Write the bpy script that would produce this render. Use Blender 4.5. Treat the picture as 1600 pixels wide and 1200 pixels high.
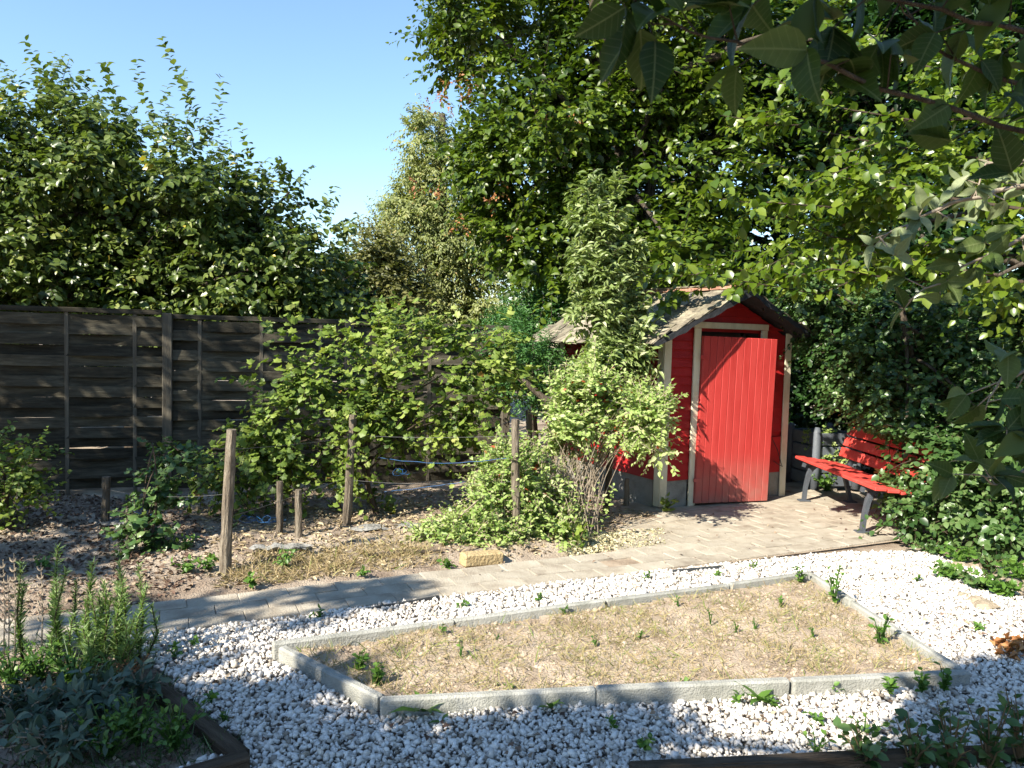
import bpy, math, random
import numpy as np
from mathutils import Matrix, Vector

# ------------------------------------------------------------------ camera, world, sun, exposure
for o in list(bpy.data.objects): bpy.data.objects.remove(o)
S = bpy.context.scene
C = S.collection
R = math.radians
random.seed(4)
rng = np.random.default_rng(11)
CAMH, FPX, PITCH, ROLL = 1.65, 1200.0, math.atan(70/1200), 0.026
cam = bpy.data.cameras.new('camera'); camo = bpy.data.objects.new('camera', cam); C.objects.link(camo)
cam.sensor_width = 36; cam.lens = FPX/1600*36; cam.clip_start = 0.05; cam.clip_end = 500
cam.dof.use_dof = True; cam.dof.focus_distance = 6.5; cam.dof.aperture_fstop = 9
CM = Matrix.Translation((0, 0, CAMH)) @ Matrix.Rotation(R(90)-PITCH, 4, 'X') @ Matrix.Rotation(ROLL, 4, 'Z')
camo.matrix_world = CM
S.camera = camo
SUN_AZ = (-.69, -.724)                       # where the sun stands, seen from above
SUN_EL = R(37)
w = bpy.data.worlds.new('World'); S.world = w; w.use_nodes = True
nt = w.node_tree; nt.nodes.clear()
sky = nt.nodes.new('ShaderNodeTexSky'); sky.sky_type = 'NISHITA'; sky.sun_disc = False
sky.sun_elevation = SUN_EL; sky.sun_rotation = math.atan2(SUN_AZ[0], SUN_AZ[1])
sky.air_density = 1.25; sky.dust_density = .1; sky.ozone_density = 4.5
bg = nt.nodes.new('ShaderNodeBackground'); bg.inputs[1].default_value = .105
wo = nt.nodes.new('ShaderNodeOutputWorld')
nt.links.new(sky.outputs[0], bg.inputs[0]); nt.links.new(bg.outputs[0], wo.inputs[0])
sl = bpy.data.lights.new('sun', 'SUN'); sl.energy = 5.0; sl.angle = R(.53); sl.color = (1, .93, .8)
so = bpy.data.objects.new('sun', sl); C.objects.link(so)
sd = Vector((-SUN_AZ[0]*math.cos(SUN_EL), -SUN_AZ[1]*math.cos(SUN_EL), -math.sin(SUN_EL)))
so.rotation_euler = sd.to_track_quat('-Z', 'Y').to_euler(); so.location = (-5, -8, 9)
S.view_settings.view_transform = 'Standard'; S.view_settings.look = 'None'
S.view_settings.exposure = 1.36; S.view_settings.gamma = 1
S.render.engine = 'CYCLES'

# ------------------------------------------------------------------ placing helpers
RM = CM.to_3x3()
def ray(px, py): return RM @ Vector(((px-800)/FPX, -(py-600)/FPX, -1))
def G(px, py, z=0.0):                       # point of height z seen at this pixel of the photo
    d = ray(px, py); t = (z-CAMH)/d.z
    return Vector((d.x*t, d.y*t, z))
def P(px, py, Y):                           # point at distance Y in front
    d = ray(px, py); t = Y/d.y
    return Vector((d.x*t, d.y*t, CAMH+d.z*t))
def pxm(Y): return Y/FPX

# ------------------------------------------------------------------ materials
def new_mat(name):
    m = bpy.data.materials.new(name); m.use_nodes = True
    n = m.node_tree.nodes; n.clear()
    return m, n, m.node_tree.links
def ramp(n, cols, pos=None):
    r = n.new('ShaderNodeValToRGB'); e = r.color_ramp.elements
    k = len(cols)
    pos = pos or [i/(k-1) for i in range(k)]
    while len(e) < k: e.new(.5)
    for i in range(k): e[i].position = pos[i]; e[i].color = (*cols[i], 1)
    return r
def surf(name, cols, scale=8, rough=.8, bump=.3, stretch=(1, 1, 1), rnd=.15, fine=60, spec=.3, pos=None, detail=8, coord='Object', cell=0, metal=0):
    m, n, L = new_mat(name)
    tc = n.new('ShaderNodeTexCoord'); mp = n.new('ShaderNodeMapping'); mp.inputs['Scale'].default_value = stretch
    oi = n.new('ShaderNodeObjectInfo')
    ad = n.new('ShaderNodeVectorMath'); ad.operation = 'ADD'
    mu = n.new('ShaderNodeVectorMath'); mu.operation = 'SCALE'; mu.inputs[0].default_value = (37, 19, 53)
    L.new(oi.outputs['Random'], mu.inputs['Scale'])
    L.new(tc.outputs[coord], mp.inputs[0]); L.new(mp.outputs[0], ad.inputs[0]); L.new(mu.outputs[0], ad.inputs[1])
    no = n.new('ShaderNodeTexNoise'); no.inputs['Scale'].default_value = scale; no.inputs['Detail'].default_value = detail; no.inputs['Roughness'].default_value = .65
    L.new(ad.outputs[0], no.inputs['Vector'])
    rp = ramp(n, cols, pos or [.28+.44*i/(len(cols)-1) for i in range(len(cols))])
    L.new(no.outputs['Fac'], rp.inputs[0])
    mx = n.new('ShaderNodeHueSaturation'); L.new(rp.outputs[0], mx.inputs['Color'])
    mr = n.new('ShaderNodeMapRange'); mr.inputs['To Min'].default_value = 1-rnd; mr.inputs['To Max'].default_value = 1+rnd
    L.new(oi.outputs['Random'], mr.inputs['Value']); L.new(mr.outputs[0], mx.inputs['Value'])
    p = n.new('ShaderNodeBsdfPrincipled'); p.inputs['Roughness'].default_value = rough
    p.inputs['Specular IOR Level'].default_value = spec; p.inputs['Metallic'].default_value = metal
    L.new(mx.outputs[0], p.inputs['Base Color'])
    nf = n.new('ShaderNodeTexNoise'); nf.inputs['Scale'].default_value = fine; nf.inputs['Detail'].default_value = 6
    L.new(ad.outputs[0], nf.inputs['Vector'])
    b = n.new('ShaderNodeBump'); b.inputs['Strength'].default_value = bump; b.inputs['Distance'].default_value = .02
    L.new(nf.outputs['Fac'], b.inputs['Height']); L.new(b.outputs[0], p.inputs['Normal'])
    out = n.new('ShaderNodeOutputMaterial'); L.new(p.outputs[0], out.inputs[0])
    return m
def leafmat(name, cols, pos=None, trans=.3, rough=.42, spec=.45, tint=(1.15, 1.25, .55)):
    m, n, L = new_mat(name)
    at = n.new('ShaderNodeAttribute'); at.attribute_name = 'v'
    rp = ramp(n, cols, pos); L.new(at.outputs['Fac'], rp.inputs[0])
    p = n.new('ShaderNodeBsdfPrincipled'); p.inputs['Roughness'].default_value = rough; p.inputs['Specular IOR Level'].default_value = spec
    L.new(rp.outputs[0], p.inputs['Base Color'])
    t = n.new('ShaderNodeBsdfTranslucent')
    mc = n.new('ShaderNodeMix'); mc.data_type = 'RGBA'; mc.blend_type = 'MULTIPLY'; mc.inputs[0].default_value = 1
    L.new(rp.outputs[0], mc.inputs[6]); mc.inputs[7].default_value = (*tint, 1)
    L.new(mc.outputs[2], t.inputs[0])
    mx = n.new('ShaderNodeMixShader'); mx.inputs[0].default_value = trans
    L.new(p.outputs[0], mx.inputs[1]); L.new(t.outputs[0], mx.inputs[2])
    out = n.new('ShaderNodeOutputMaterial'); L.new(mx.outputs[0], out.inputs[0])
    return m

M = {}
M['soil'] = surf('soil', [(.08, .06, .045), (.23, .175, .13), (.37, .305, .235), (.45, .39, .31)], 1.6, .95, .9, rnd=0, fine=70, spec=.1)
M['sand'] = surf('sand', [(.21, .155, .11), (.38, .3, .22), (.5, .41, .32)], 5, .95, .8, rnd=0, fine=90, spec=.1)
M['gravelbase'] = surf('gravel_base', [(.12, .1, .08), (.3, .27, .23)], 40, .95, 1, rnd=0, fine=90, spec=.1)
M['paver'] = surf('paver', [(.23, .19, .145), (.37, .325, .255), (.45, .405, .33)], 5, .9, .5, rnd=.07, fine=80, spec=.15)
M['concrete'] = surf('concrete', [(.2, .2, .17), (.32, .315, .28), (.4, .395, .36)], 6, .9, .5, rnd=.08, fine=120, spec=.15)
M['plinth'] = surf('plinth_concrete', [(.17, .16, .14), (.27, .26, .23), (.33, .31, .28)], 5, .9, .5, rnd=.05, fine=80, spec=.15)
M['red'] = surf('red_paint', [(.27, .011, .012), (.36, .015, .016), (.4, .024, .024)], 5, .5, .12, stretch=(1, 1, 1), rnd=.07, fine=60, spec=.35)
M['reddoor'] = surf('red_door_paint', [(.37, .03, .026), (.44, .042, .037), (.47, .055, .048)], 4, .5, .15, stretch=(3, 3, .6), rnd=.05, fine=60, spec=.35)
def wear(mat, top, col):            # dust splashed and rubbed on the foot of the door
    n = mat.node_tree.nodes; L = mat.node_tree.links; p = [x for x in n if x.type == 'BSDF_PRINCIPLED'][0]
    src = p.inputs['Base Color'].links[0].from_socket
    tc = n.new('ShaderNodeTexCoord'); sp = n.new('ShaderNodeSeparateXYZ'); L.new(tc.outputs['Object'], sp.inputs[0])
    no = n.new('ShaderNodeTexNoise'); no.inputs['Scale'].default_value = 9; no.inputs['Detail'].default_value = 8; L.new(tc.outputs['Object'], no.inputs['Vector'])
    mr = n.new('ShaderNodeMapRange'); mr.inputs['From Min'].default_value = top; mr.inputs['From Max'].default_value = 0; L.new(sp.outputs['Z'], mr.inputs['Value'])
    mu = n.new('ShaderNodeMath'); mu.operation = 'MULTIPLY'; L.new(mr.outputs[0], mu.inputs[0]); L.new(no.outputs['Fac'], mu.inputs[1])
    mx = n.new('ShaderNodeMix'); mx.data_type = 'RGBA'; L.new(mu.outputs[0], mx.inputs[0]); L.new(src, mx.inputs[6]); mx.inputs[7].default_value = (*col, 1)
    L.new(mx.outputs[2], p.inputs['Base Color'])
wear(M['reddoor'], .55, (.3, .2, .16))
M['redbench'] = surf('red_bench_paint', [(.48, .05, .038), (.56, .062, .048), (.58, .11, .09)], 6, .5, .15, rnd=.06, fine=60, spec=.35)
M['cream'] = surf('cream_paint', [(.46, .41, .28), (.62, .57, .42), (.68, .63, .5)], 7, .6, .2, stretch=(1, 1, .4), rnd=.05, fine=60)
M['dark'] = surf('dark_interior', [(.012, .01, .01), (.02, .018, .016)], 5, .9, .1, rnd=0)
M['shingle'] = surf('weathered_shingle', [(.07, .058, .045), (.18, .155, .115), (.31, .275, .2), (.22, .21, .12)], 9, .95, .9, rnd=.38, fine=70, spec=.1)
M['felt'] = surf('roof_felt', [(.015, .016, .018), (.04, .042, .048)], 9, .7, .3, rnd=0)
M['ridge'] = surf('ridge_tile_clay', [(.2, .09, .06), (.33, .17, .11), (.38, .26, .18)], 12, .9, .5, rnd=.2, fine=80)
M['fence'] = surf('fence_wood', [(.028, .025, .018), (.06, .053, .038), (.11, .1, .072)], 5, .9, .5, stretch=(.35, 6, 6), rnd=.42, fine=40, spec=.15)
M['fencepost'] = surf('fence_post_wood', [(.07, .06, .045), (.12, .105, .08), (.18, .16, .12)], 5, .9, .5, stretch=(5, 5, .4), rnd=.1, fine=40, spec=.15)
M['post'] = surf('weathered_post', [(.06, .045, .033), (.17, .14, .105), (.3, .26, .2)], 6, .95, 1, stretch=(6, 6, .7), rnd=.2, fine=26, spec=.1)
M['bark'] = surf('bark', [(.03, .024, .018), (.075, .06, .045), (.13, .11, .085)], 6, .95, 1, stretch=(4, 4, .7), rnd=.1, fine=26, spec=.1)
M['twig'] = surf('twig_bark', [(.04, .03, .022), (.09, .066, .048)], 20, .9, .4, rnd=.1, fine=60, spec=.15)
M['greytwig'] = surf('grey_twig_bark', [(.2, .16, .115), (.34, .28, .21)], 20, .9, .4, rnd=.1, fine=60, spec=.15)
M['iron'] = surf('cast_iron_grey', [(.045, .052, .062), (.085, .095, .11)], 12, .55, .3, rnd=.04, fine=90, spec=.4)
M['binplastic'] = surf('grey_plastic', [(.075, .085, .1), (.12, .135, .155)], 8, .55, .2, rnd=.04, fine=90, spec=.4)
M['wire'] = surf('wire', [(.08, .08, .08), (.14, .14, .14)], 9, .6, .1, rnd=0)
M['blue'] = surf('blue_string', [(.012, .06, .17), (.016, .1, .26)], 30, .6, .2, rnd=0)
M['edgewood'] = surf('edging_wood', [(.035, .026, .018), (.085, .064, .045), (.15, .118, .085)], 5, .95, .8, stretch=(.4, 5, 5), rnd=.1, fine=40, spec=.1)
M['greywood'] = surf('grey_board_wood', [(.17, .15, .125), (.3, .27, .23)], 5, .9, .6, stretch=(5, 5, .5), rnd=.1, fine=40, spec=.1)
M['stone'] = surf('rubble_stone', [(.2, .16, .11), (.36, .3, .22)], 10, .95, .8, rnd=.15, fine=50, spec=.1)
M['brick'] = surf('brick_clay', [(.36, .26, .13), (.46, .36, .2)], 10, .95, .8, rnd=.1, fine=50, spec=.1)
M['fleece'] = surf('weed_fleece', [(.12, .115, .1), (.24, .235, .215), (.3, .29, .27)], 7, .9, .7, rnd=.1, fine=40, spec=.1)
M['strip'] = surf('dark_strip_tone', [(.03, .033, .035), (.06, .065, .068)], 7, .6, .3, rnd=.1)
# chips take their own tone from the attribute
def chipmat(name, cols, pos=None):
    m, n, L = new_mat(name)
    at = n.new('ShaderNodeAttribute'); at.attribute_name = 'v'
    rp = ramp(n, cols, pos); L.new(at.outputs['Fac'], rp.inputs[0])
    p = n.new('ShaderNodeBsdfPrincipled'); p.inputs['Roughness'].default_value = .75; p.inputs['Specular IOR Level'].default_value = .25
    L.new(rp.outputs[0], p.inputs['Base Color'])
    out = n.new('ShaderNodeOutputMaterial'); L.new(p.outputs[0], out.inputs[0])
    return m
M['chips'] = chipmat('marble_chips', [(.2, .16, .12), (.46, .415, .355), (.67, .62, .55), (.79, .745, .68)], [0, .12, .45, 1])
M['litter'] = chipmat('dead_leaves', [(.045, .028, .02), (.11, .065, .045), (.18, .12, .08), (.34, .27, .18)])
M['straw'] = chipmat('dry_straw', [(.24, .18, .1), (.38, .3, .18), (.5, .42, .27)])
M['palechips'] = chipmat('pale_chaff', [(.3, .26, .14), (.46, .42, .25), (.58, .54, .36)])

def LM(k, *a, **kw): M[k] = leafmat('leaf_'+k, *a, **kw)
LM('orchard', [(.035, .06, .012), (.075, .115, .022), (.14, .185, .04), (.24, .27, .08), (.42, .33, .05)], [0, .35, .7, .965, 1], rough=.36)
LM('maple', [(.022, .044, .003), (.052, .092, .006), (.1, .15, .012), (.17, .215, .025)], rough=.38)
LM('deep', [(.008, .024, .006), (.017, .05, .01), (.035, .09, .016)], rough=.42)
LM('willow', [(.11, .14, .04), (.2, .23, .075), (.3, .31, .11), (.36, .26, .1)], [0, .4, .9, 1], rough=.5)
LM('olive', [(.08, .09, .03), (.16, .165, .055), (.25, .23, .08)], rough=.5)
LM('fern', [(.03, .09, .022), (.06, .16, .035), (.11, .23, .05)], rough=.5)
LM('vine', [(.055, .1, .017), (.145, .215, .034), (.25, .32, .06), (.36, .4, .12), (.33, .2, .06)], [0, .35, .7, .95, 1], rough=.5, trans=.35)
LM('column', [(.08, .12, .03), (.19, .25, .075), (.34, .4, .17), (.52, .52, .32)], [0, .4, .8, 1], rough=.4)
LM('shrub', [(.16, .26, .05), (.28, .38, .1), (.4, .48, .18), (.5, .54, .28), (.45, .1, .04)], [0, .35, .7, .97, 1], rough=.5, trans=.35)
LM('lime', [(.036, .075, .005), (.085, .14, .01), (.145, .205, .02), (.24, .29, .05)], rough=.32, trans=.4, spec=.6)
LM('ivy', [(.025, .06, .014), (.055, .115, .028), (.11, .18, .055), (.19, .26, .1)], rough=.36, spec=.5)
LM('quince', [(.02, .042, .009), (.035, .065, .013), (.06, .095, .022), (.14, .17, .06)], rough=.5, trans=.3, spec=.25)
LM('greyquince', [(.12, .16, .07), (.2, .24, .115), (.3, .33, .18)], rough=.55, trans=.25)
def veins(mat, rel=.35):                   # paler midrib and side veins, drawn in each leaf's own x,y
    n = mat.node_tree.nodes; L = mat.node_tree.links
    p = [x for x in n if x.type == 'BSDF_PRINCIPLED'][0]; src = p.inputs['Base Color'].links[0].from_socket
    tc = n.new('ShaderNodeTexCoord'); sp = n.new('ShaderNodeSeparateXYZ'); L.new(tc.outputs['Object'], sp.inputs[0])
    def mt(op, a, b=None):
        q = n.new('ShaderNodeMath'); q.operation = op
        for i, v in enumerate((a, b)):
            if v is None: continue
            if isinstance(v, (int, float)): q.inputs[i].default_value = v
            else: L.new(v, q.inputs[i])
        return q.outputs[0]
    ax_ = mt('ABSOLUTE', sp.outputs['X']); side = mt('FRACT', mt('MULTIPLY', mt('SUBTRACT', sp.outputs['Y'], mt('MULTIPLY', ax_, .7)), 8.0))
    v1 = mt('LESS_THAN', side, .09); v2 = mt('LESS_THAN', ax_, .014); v = mt('MAXIMUM', mt('MULTIPLY', v1, .6), v2)
    no = n.new('ShaderNodeTexNoise'); no.inputs['Scale'].default_value = 7; L.new(tc.outputs['Object'], no.inputs['Vector'])
    hs = n.new('ShaderNodeHueSaturation'); L.new(src, hs.inputs['Color']); L.new(mt('ADD', mt('MULTIPLY', no.outputs['Fac'], .6), .72), hs.inputs['Value'])
    mx = n.new('ShaderNodeMix'); mx.data_type = 'RGBA'; L.new(mt('MULTIPLY', v, rel), mx.inputs[0]); L.new(hs.outputs[0], mx.inputs[6]); mx.inputs[7].default_value = (.3, .34, .15, 1)
    L.new(mx.outputs[2], p.inputs['Base Color'])
    bu = n.new('ShaderNodeBump'); bu.inputs['Strength'].default_value = .35; bu.inputs['Distance'].default_value = .004; L.new(mt('SUBTRACT', side, 0), bu.inputs['Height']); L.new(bu.outputs[0], p.inputs['Normal'])
veins(M['quince']); veins(M['greyquince'])
LM('rosemary', [(.11, .18, .05), (.2, .3, .09), (.3, .4, .16)], rough=.5)
LM('sage', [(.045, .075, .05), (.085, .125, .088), (.15, .2, .15)], rough=.65, trans=.15, spec=.2)
LM('weed', [(.05, .12, .02), (.1, .2, .03), (.18, .29, .055)], rough=.45, trans=.35)
LM('drygrass', [(.28, .21, .11), (.38, .3, .17), (.28, .28, .1), (.14, .2, .045)], [0, .5, .8, 1], rough=.7, trans=.2, spec=.15)
LM('seed', [(.2, .08, .03), (.4, .17, .06), (.5, .28, .12)], rough=.6)
LM('drystem', [(.2, .14, .08), (.34, .25, .15)], rough=.8, spec=.1)

# ------------------------------------------------------------------ mesh helpers
def link(name, me, parent=None, mat=None):
    o = bpy.data.objects.new(name, me)
    if mat is not None and len(me.materials) == 0: me.materials.append(M[mat])
    C.objects.link(o)
    if parent is not None: o.parent = parent
    return o
def tag(o, label=None, cat=None, group=None, kind=None):
    if label: o['label'] = label
    if cat: o['category'] = cat
    if group: o['group'] = group
    if kind: o['kind'] = kind
    return o
def thing(name, label, cat, loc=(0, 0, 0), rz=0, group=None):
    o = bpy.data.objects.new(name, None); C.objects.link(o); o.empty_display_size = .1
    o.location = loc; o.rotation_euler = (0, 0, rz)
    return tag(o, label, cat, group)
class MB:
    def __init__(s): s.v = []; s.f = []
    def add(s, vs, fs):
        k = len(s.v); s.v += [tuple(v) for v in vs]; s.f += [tuple(i+k for i in f) for f in fs]; return s
    def box(s, x0, x1, y0, y1, z0, z1, c=0, mtx=None):
        if c <= 0:
            vs = [(x, y, z) for z in (z0, z1) for y in (y0, y1) for x in (x0, x1)]
            fs = [(0, 2, 3, 1), (4, 5, 7, 6), (0, 1, 5, 4), (2, 6, 7, 3), (0, 4, 6, 2), (1, 3, 7, 5)]
        else:                                # chamfered box: 24 verts
            vs = []; idx = {}
            X, Y, Z = (x0, x1), (y0, y1), (z0, z1)
            for i in (0, 1):
                for j in (0, 1):
                    for k in (0, 1):
                        sx, sy, sz = (1-2*i)*c, (1-2*j)*c, (1-2*k)*c
                        for a in range(3):
                            idx[i, j, k, a] = len(vs)
                            vs.append((X[i]+(0 if a == 0 else sx), Y[j]+(0 if a == 1 else sy), Z[k]+(0 if a == 2 else sz)))
            fs = []
            for a in range(3):               # the six faces
                for e in (0, 1):
                    q = []
                    for p, r in ((0, 0), (1, 0), (1, 1), (0, 1)):
                        t = [0, 0, 0]; t[a] = e; t[(a+1) % 3] = p; t[(a+2) % 3] = r
                        q.append(idx[t[0], t[1], t[2], a])
                    fs.append(tuple(q if e else q[::-1]))
            for a in range(3):               # the twelve edges (along axis a)
                b, d = (a+1) % 3, (a+2) % 3
                for p in (0, 1):
                    for r in (0, 1):
                        q = []
                        for e, ax in ((0, b), (1, b), (1, d), (0, d)):
                            t = [0, 0, 0]; t[a] = e; t[b] = p; t[d] = r
                            q.append(idx[t[0], t[1], t[2], ax])
                        fs.append(tuple(q if p == r else q[::-1]))
            for i in (0, 1):
                for j in (0, 1):
                    for k in (0, 1):
                        t = (idx[i, j, k, 0], idx[i, j, k, 1], idx[i, j, k, 2])
                        fs.append(t if (i+j+k) % 2 else t[::-1])
        if mtx is not None: vs = [mtx @ Vector(v) for v in vs]
        return s.add(vs, fs)
    def tube(s, pts, rad, n=6, cap=True, jit=0):
        pts = [Vector(p) for p in pts]; k = len(pts)
        if not hasattr(rad, '__len__'): rad = [rad]*k
        rings = []
        t0 = (pts[1]-pts[0]).normalized()
        a = t0.orthogonal().normalized()
        vs = []
        for i in range(k):
            t = (pts[min(i+1, k-1)]-pts[max(i-1, 0)]).normalized()
            a = (a-t*a.dot(t)).normalized(); b = t.cross(a)
            for j in range(n):
                th = 2*math.pi*j/n; r = rad[i]*(1+random.uniform(-jit, jit))
                vs.append(pts[i]+(a*math.cos(th)+b*math.sin(th))*r)
        fs = [(i*n+j, i*n+(j+1) % n, (i+1)*n+(j+1) % n, (i+1)*n+j) for i in range(k-1) for j in range(n)]
        if cap: fs += [tuple(range(n))[::-1], tuple((k-1)*n+j for j in range(n))]
        return s.add(vs, fs)
    def mesh(s, name, smooth=False):
        me = bpy.data.meshes.new(name); me.from_pydata(s.v, [], s.f); me.update()
        if smooth:
            me.polygons.foreach_set('use_smooth', [True]*len(me.polygons))
        return me
    def build(s, name, mat, parent=None, smooth=False): return link(name, s.mesh(name, smooth), parent, mat)

def unit(a): return a/np.maximum(np.linalg.norm(a, axis=-1, keepdims=True), 1e-9)
def rnd_unit(n): return unit(rng.normal(size=(n, 3)))
# leaf outlines: x to the side, y along, z up; (verts, faces)
def T_ovate(wd=.33, fold=.12, droop=.16):
    w = wd
    v = [(0, 0, 0), (0, 1, 0), (0, .35, 0), (0, .7, 0), (w*.92, .3, 0), (w*.85, .64, 0), (-w*.92, .3, 0), (-w*.85, .64, 0)]
    v = np.array(v); v[:, 2] = np.abs(v[:, 0])*fold/wd*1.0 - droop*v[:, 1]**2
    return v, [(0, 4, 2), (2, 4, 5, 3), (3, 5, 1), (0, 2, 6), (2, 3, 7, 6), (3, 1, 7)]
def T_simple(wd=.3, fold=.1, droop=.1):
    v = np.array([(0, 0, 0), (wd, .45, fold), (0, 1, -droop), (-wd, .45, fold)]); return v, [(0, 1, 2), (0, 2, 3)]
def T_lobed(lobes=5, depth=.28, wd=1.0):
    out = []
    n = lobes*2
    for i in range(n+1):
        a = -2.55+5.1*i/n
        r = .55 if i % 2 else .55*(1-depth)
        if i in (0, n): r = .3
        out.append((math.sin(a)*r*wd, .42+math.cos(a)*r, .06*((i % 2)*2-1)-.1*abs(math.sin(a))))
    v = [(0, .38, .03)]+out
    return np.array(v), [(0, i+1, i) for i in range(1, n+1)]+[(0, 1, n+1)]
def T_rich(wd=.33, fold=.12, droop=.2, seg=6):     # near leaf with a smooth outline
    v = []; f = []
    for i in range(seg+1):
        t = i/seg
        w = wd*(math.sin(math.pi*t**.8)**1.05 if 0 < t < 1 else 0)
        z = -droop*t*t
        v += [(0, t, z), (w, t, z+fold*w/wd+.025*math.sin(t*11)), (-w, t, z+fold*w/wd+.025*math.sin(t*9+1))]
    for i in range(seg):
        a, b = 3*i, 3*i+3
        f += [(a, a+1, b+1, b), (a, b, b+2, a+2)]
    return np.array(v), f
def T_blade(wd=.05, bend=.25):
    v = np.array([(-wd, 0, 0), (wd, 0, 0), (-wd*.7, .55, -bend*.3), (wd*.7, .55, -bend*.3), (0, 1, -bend)])
    return v, [(0, 1, 3, 2), (2, 3, 4)]

def basis(D, N):
    y = unit(D); z = N-y*np.sum(N*y, axis=1, keepdims=True); z = unit(z); x = np.cross(y, z)
    return x, y, z
def leaf_mesh(name, tmpl, Pn, D, N, size, v, mat, smooth=False):
    tv, tf = tmpl
    n, k = len(Pn), len(tv)
    x, y, z = basis(D, N)
    V = (Pn[:, None, :] + size[:, None, None]*(tv[None, :, 0:1]*x[:, None] + tv[None, :, 1:2]*y[:, None] + tv[None, :, 2:3]*z[:, None])).reshape(-1, 3)
    lt = np.concatenate([np.array(f) for f in tf]); fs = np.array([len(f) for f in tf])
    loops = (lt[None, :]+(np.arange(n)*k)[:, None]).ravel()
    sizes = np.tile(fs, n)
    starts = np.concatenate([[0], np.cumsum(sizes)[:-1]])
    me = bpy.data.meshes.new(name)
    me.vertices.add(n*k); me.vertices.foreach_set('co', V.astype(np.float32).ravel())
    me.loops.add(len(loops)); me.loops.foreach_set('vertex_index', loops.astype(np.int32))
    me.polygons.add(len(sizes)); me.polygons.foreach_set('loop_start', starts.astype(np.int32))
    try: me.polygons.foreach_set('loop_total', sizes.astype(np.int32))
    except Exception: pass
    a = me.attributes.new('v', 'FLOAT', 'FACE'); a.data.foreach_set('value', np.repeat(v, len(tf)).astype(np.float32))
    me.materials.append(M[mat]); me.update(calc_edges=True)
    if smooth: me.polygons.foreach_set('use_smooth', [True]*len(sizes))
    return me

# ------------------------------------------------------------------ foliage
def E(px, py, Y, rx, ry, rz=None, wt=1):         # an ellipsoid of foliage at distance Y, radii in photo pixels (depth in metres)
    c = P(px, py, Y); k = pxm(Y)
    return (np.array(c), np.array((rx*k, rz if rz else .5*(rx+ry)*k, ry*k)), wt)
def EW(c, r, wt=1): return (np.array(c, float), np.array(r, float), wt)
def clumps(ells, n, r, shell=.45):
    w = np.array([e[2]*np.prod(e[1])**(2/3) for e in ells]); w /= w.sum()
    idx = rng.choice(len(ells), n, p=w)
    c = np.array([e[0] for e in ells])[idx]; rad = np.array([e[1] for e in ells])[idx]
    u = rnd_unit(n)*(rng.uniform(shell**2, 1, n)**.5)[:, None]
    return c+u*rad, np.full(n, r)*rng.uniform(.65, 1.25, n), unit(u*rad+1e-6)
def sprays(cc, cr, co, twigs, tl, nl, ls, up=.15, droop=.15, hang=.2, out=.5, facing=.35, jit=.5):
    """leaves along short twigs that radiate from each clump; returns leaf arrays and twig lines"""
    K = len(cc); T = K*twigs
    base0 = np.repeat(cc, twigs, 0); rr = np.repeat(cr, twigs); oo = np.repeat(co, twigs, 0)
    u = rnd_unit(T)
    base = base0+u*(rr*rng.uniform(0, .75, T))[:, None]
    d = unit(u*.8+oo*out+np.array((0, 0, up))+rng.normal(size=(T, 3))*.35)
    L = tl*rng.uniform(.55, 1.3, T)
    s = (np.arange(nl)+.6)/nl
    s = s[None, :]+rng.uniform(-.3, .3, (T, nl))/nl
    pos = base[:, None]+d[:, None]*(s*L[:, None])[:, :, None]
    pos[:, :, 2] -= droop*s**2*L[:, None]
    side = unit(np.cross(d, np.array((0, 0, 1.))+rng.normal(size=(T, 3))*.25))
    sg = np.where(np.arange(nl) % 2 == 0, 1., -1.)
    D = d[:, None]*.55+side[:, None]*sg[None, :, None]*.8+rng.normal(size=(T, nl, 3))*jit*.6
    D[:, :, 2] -= hang
    sunv = -np.array(sd)
    N = np.array((0, 0, .7))+sunv*facing+oo[:, None]*.25+rng.normal(size=(T, nl, 3))*jit
    size = ls*rng.uniform(.6, 1.2, (T, nl))*(1.1-.45*s)
    tone = np.repeat(rng.uniform(-.22, .22, K), twigs)+rng.uniform(-.14, .14, T)
    v = np.clip(.45+tone[:, None]+rng.normal(size=(T, nl))*.16, 0, .96)
    v = np.where(rng.random((T, nl)) < .008, 1., v)
    tw = (base, base+d*L[:, None]-np.array((0, 0, 1.))*(droop*L)[:, None])
    f = lambda a: a.reshape(-1, a.shape[-1]) if a.ndim == 3 else a.ravel()
    return [f(pos), f(D), f(N), f(size), f(v)], tw
def shoots(lines, spacing, ls, hang=.1, jit=.3, face=.3):
    """leaves set alternately along given polylines (long shoots)"""
    Pn, D, N = [], [], []
    for pts in lines:
        pts = [np.array(p, float) for p in pts]
        seg = [np.linalg.norm(pts[i+1]-pts[i]) for i in range(len(pts)-1)]; tot = sum(seg)
        k = max(2, int(tot/spacing)); ph = random.uniform(0, 6.28)
        for i in range(k):
            t = (i+.5)/k*tot; j = 0
            while j < len(seg)-1 and t > seg[j]: t -= seg[j]; j += 1
            d = (pts[j+1]-pts[j])/max(seg[j], 1e-6)
            a = unit(np.cross(d, (.3, .2, 1.)))if abs(d[2]) < .9 else unit(np.cross(d, (1., .2, 0)))
            b = np.cross(d, a); th = ph+i*2.4
            Pn.append(pts[j]+d*t); D.append((a*math.cos(th)+b*math.sin(th))*.8+d*.5+np.array((0, 0, -hang))+rng.normal(size=3)*jit*.5)
            N.append(np.array((0, 0, .8))-np.array(sd)*face+d*.4+rng.normal(size=3)*jit)
    n = len(Pn)
    return [np.array(Pn), np.array(D), np.array(N), ls*rng.uniform(.65, 1.2, n), np.clip(.45+rng.normal(size=n)*.22, 0, .96)]
def cat(*ls): return [np.concatenate([l[i] for l in ls]) for i in range(5)]
def pick(F, mask): return [a[mask] for a in F]
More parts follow.
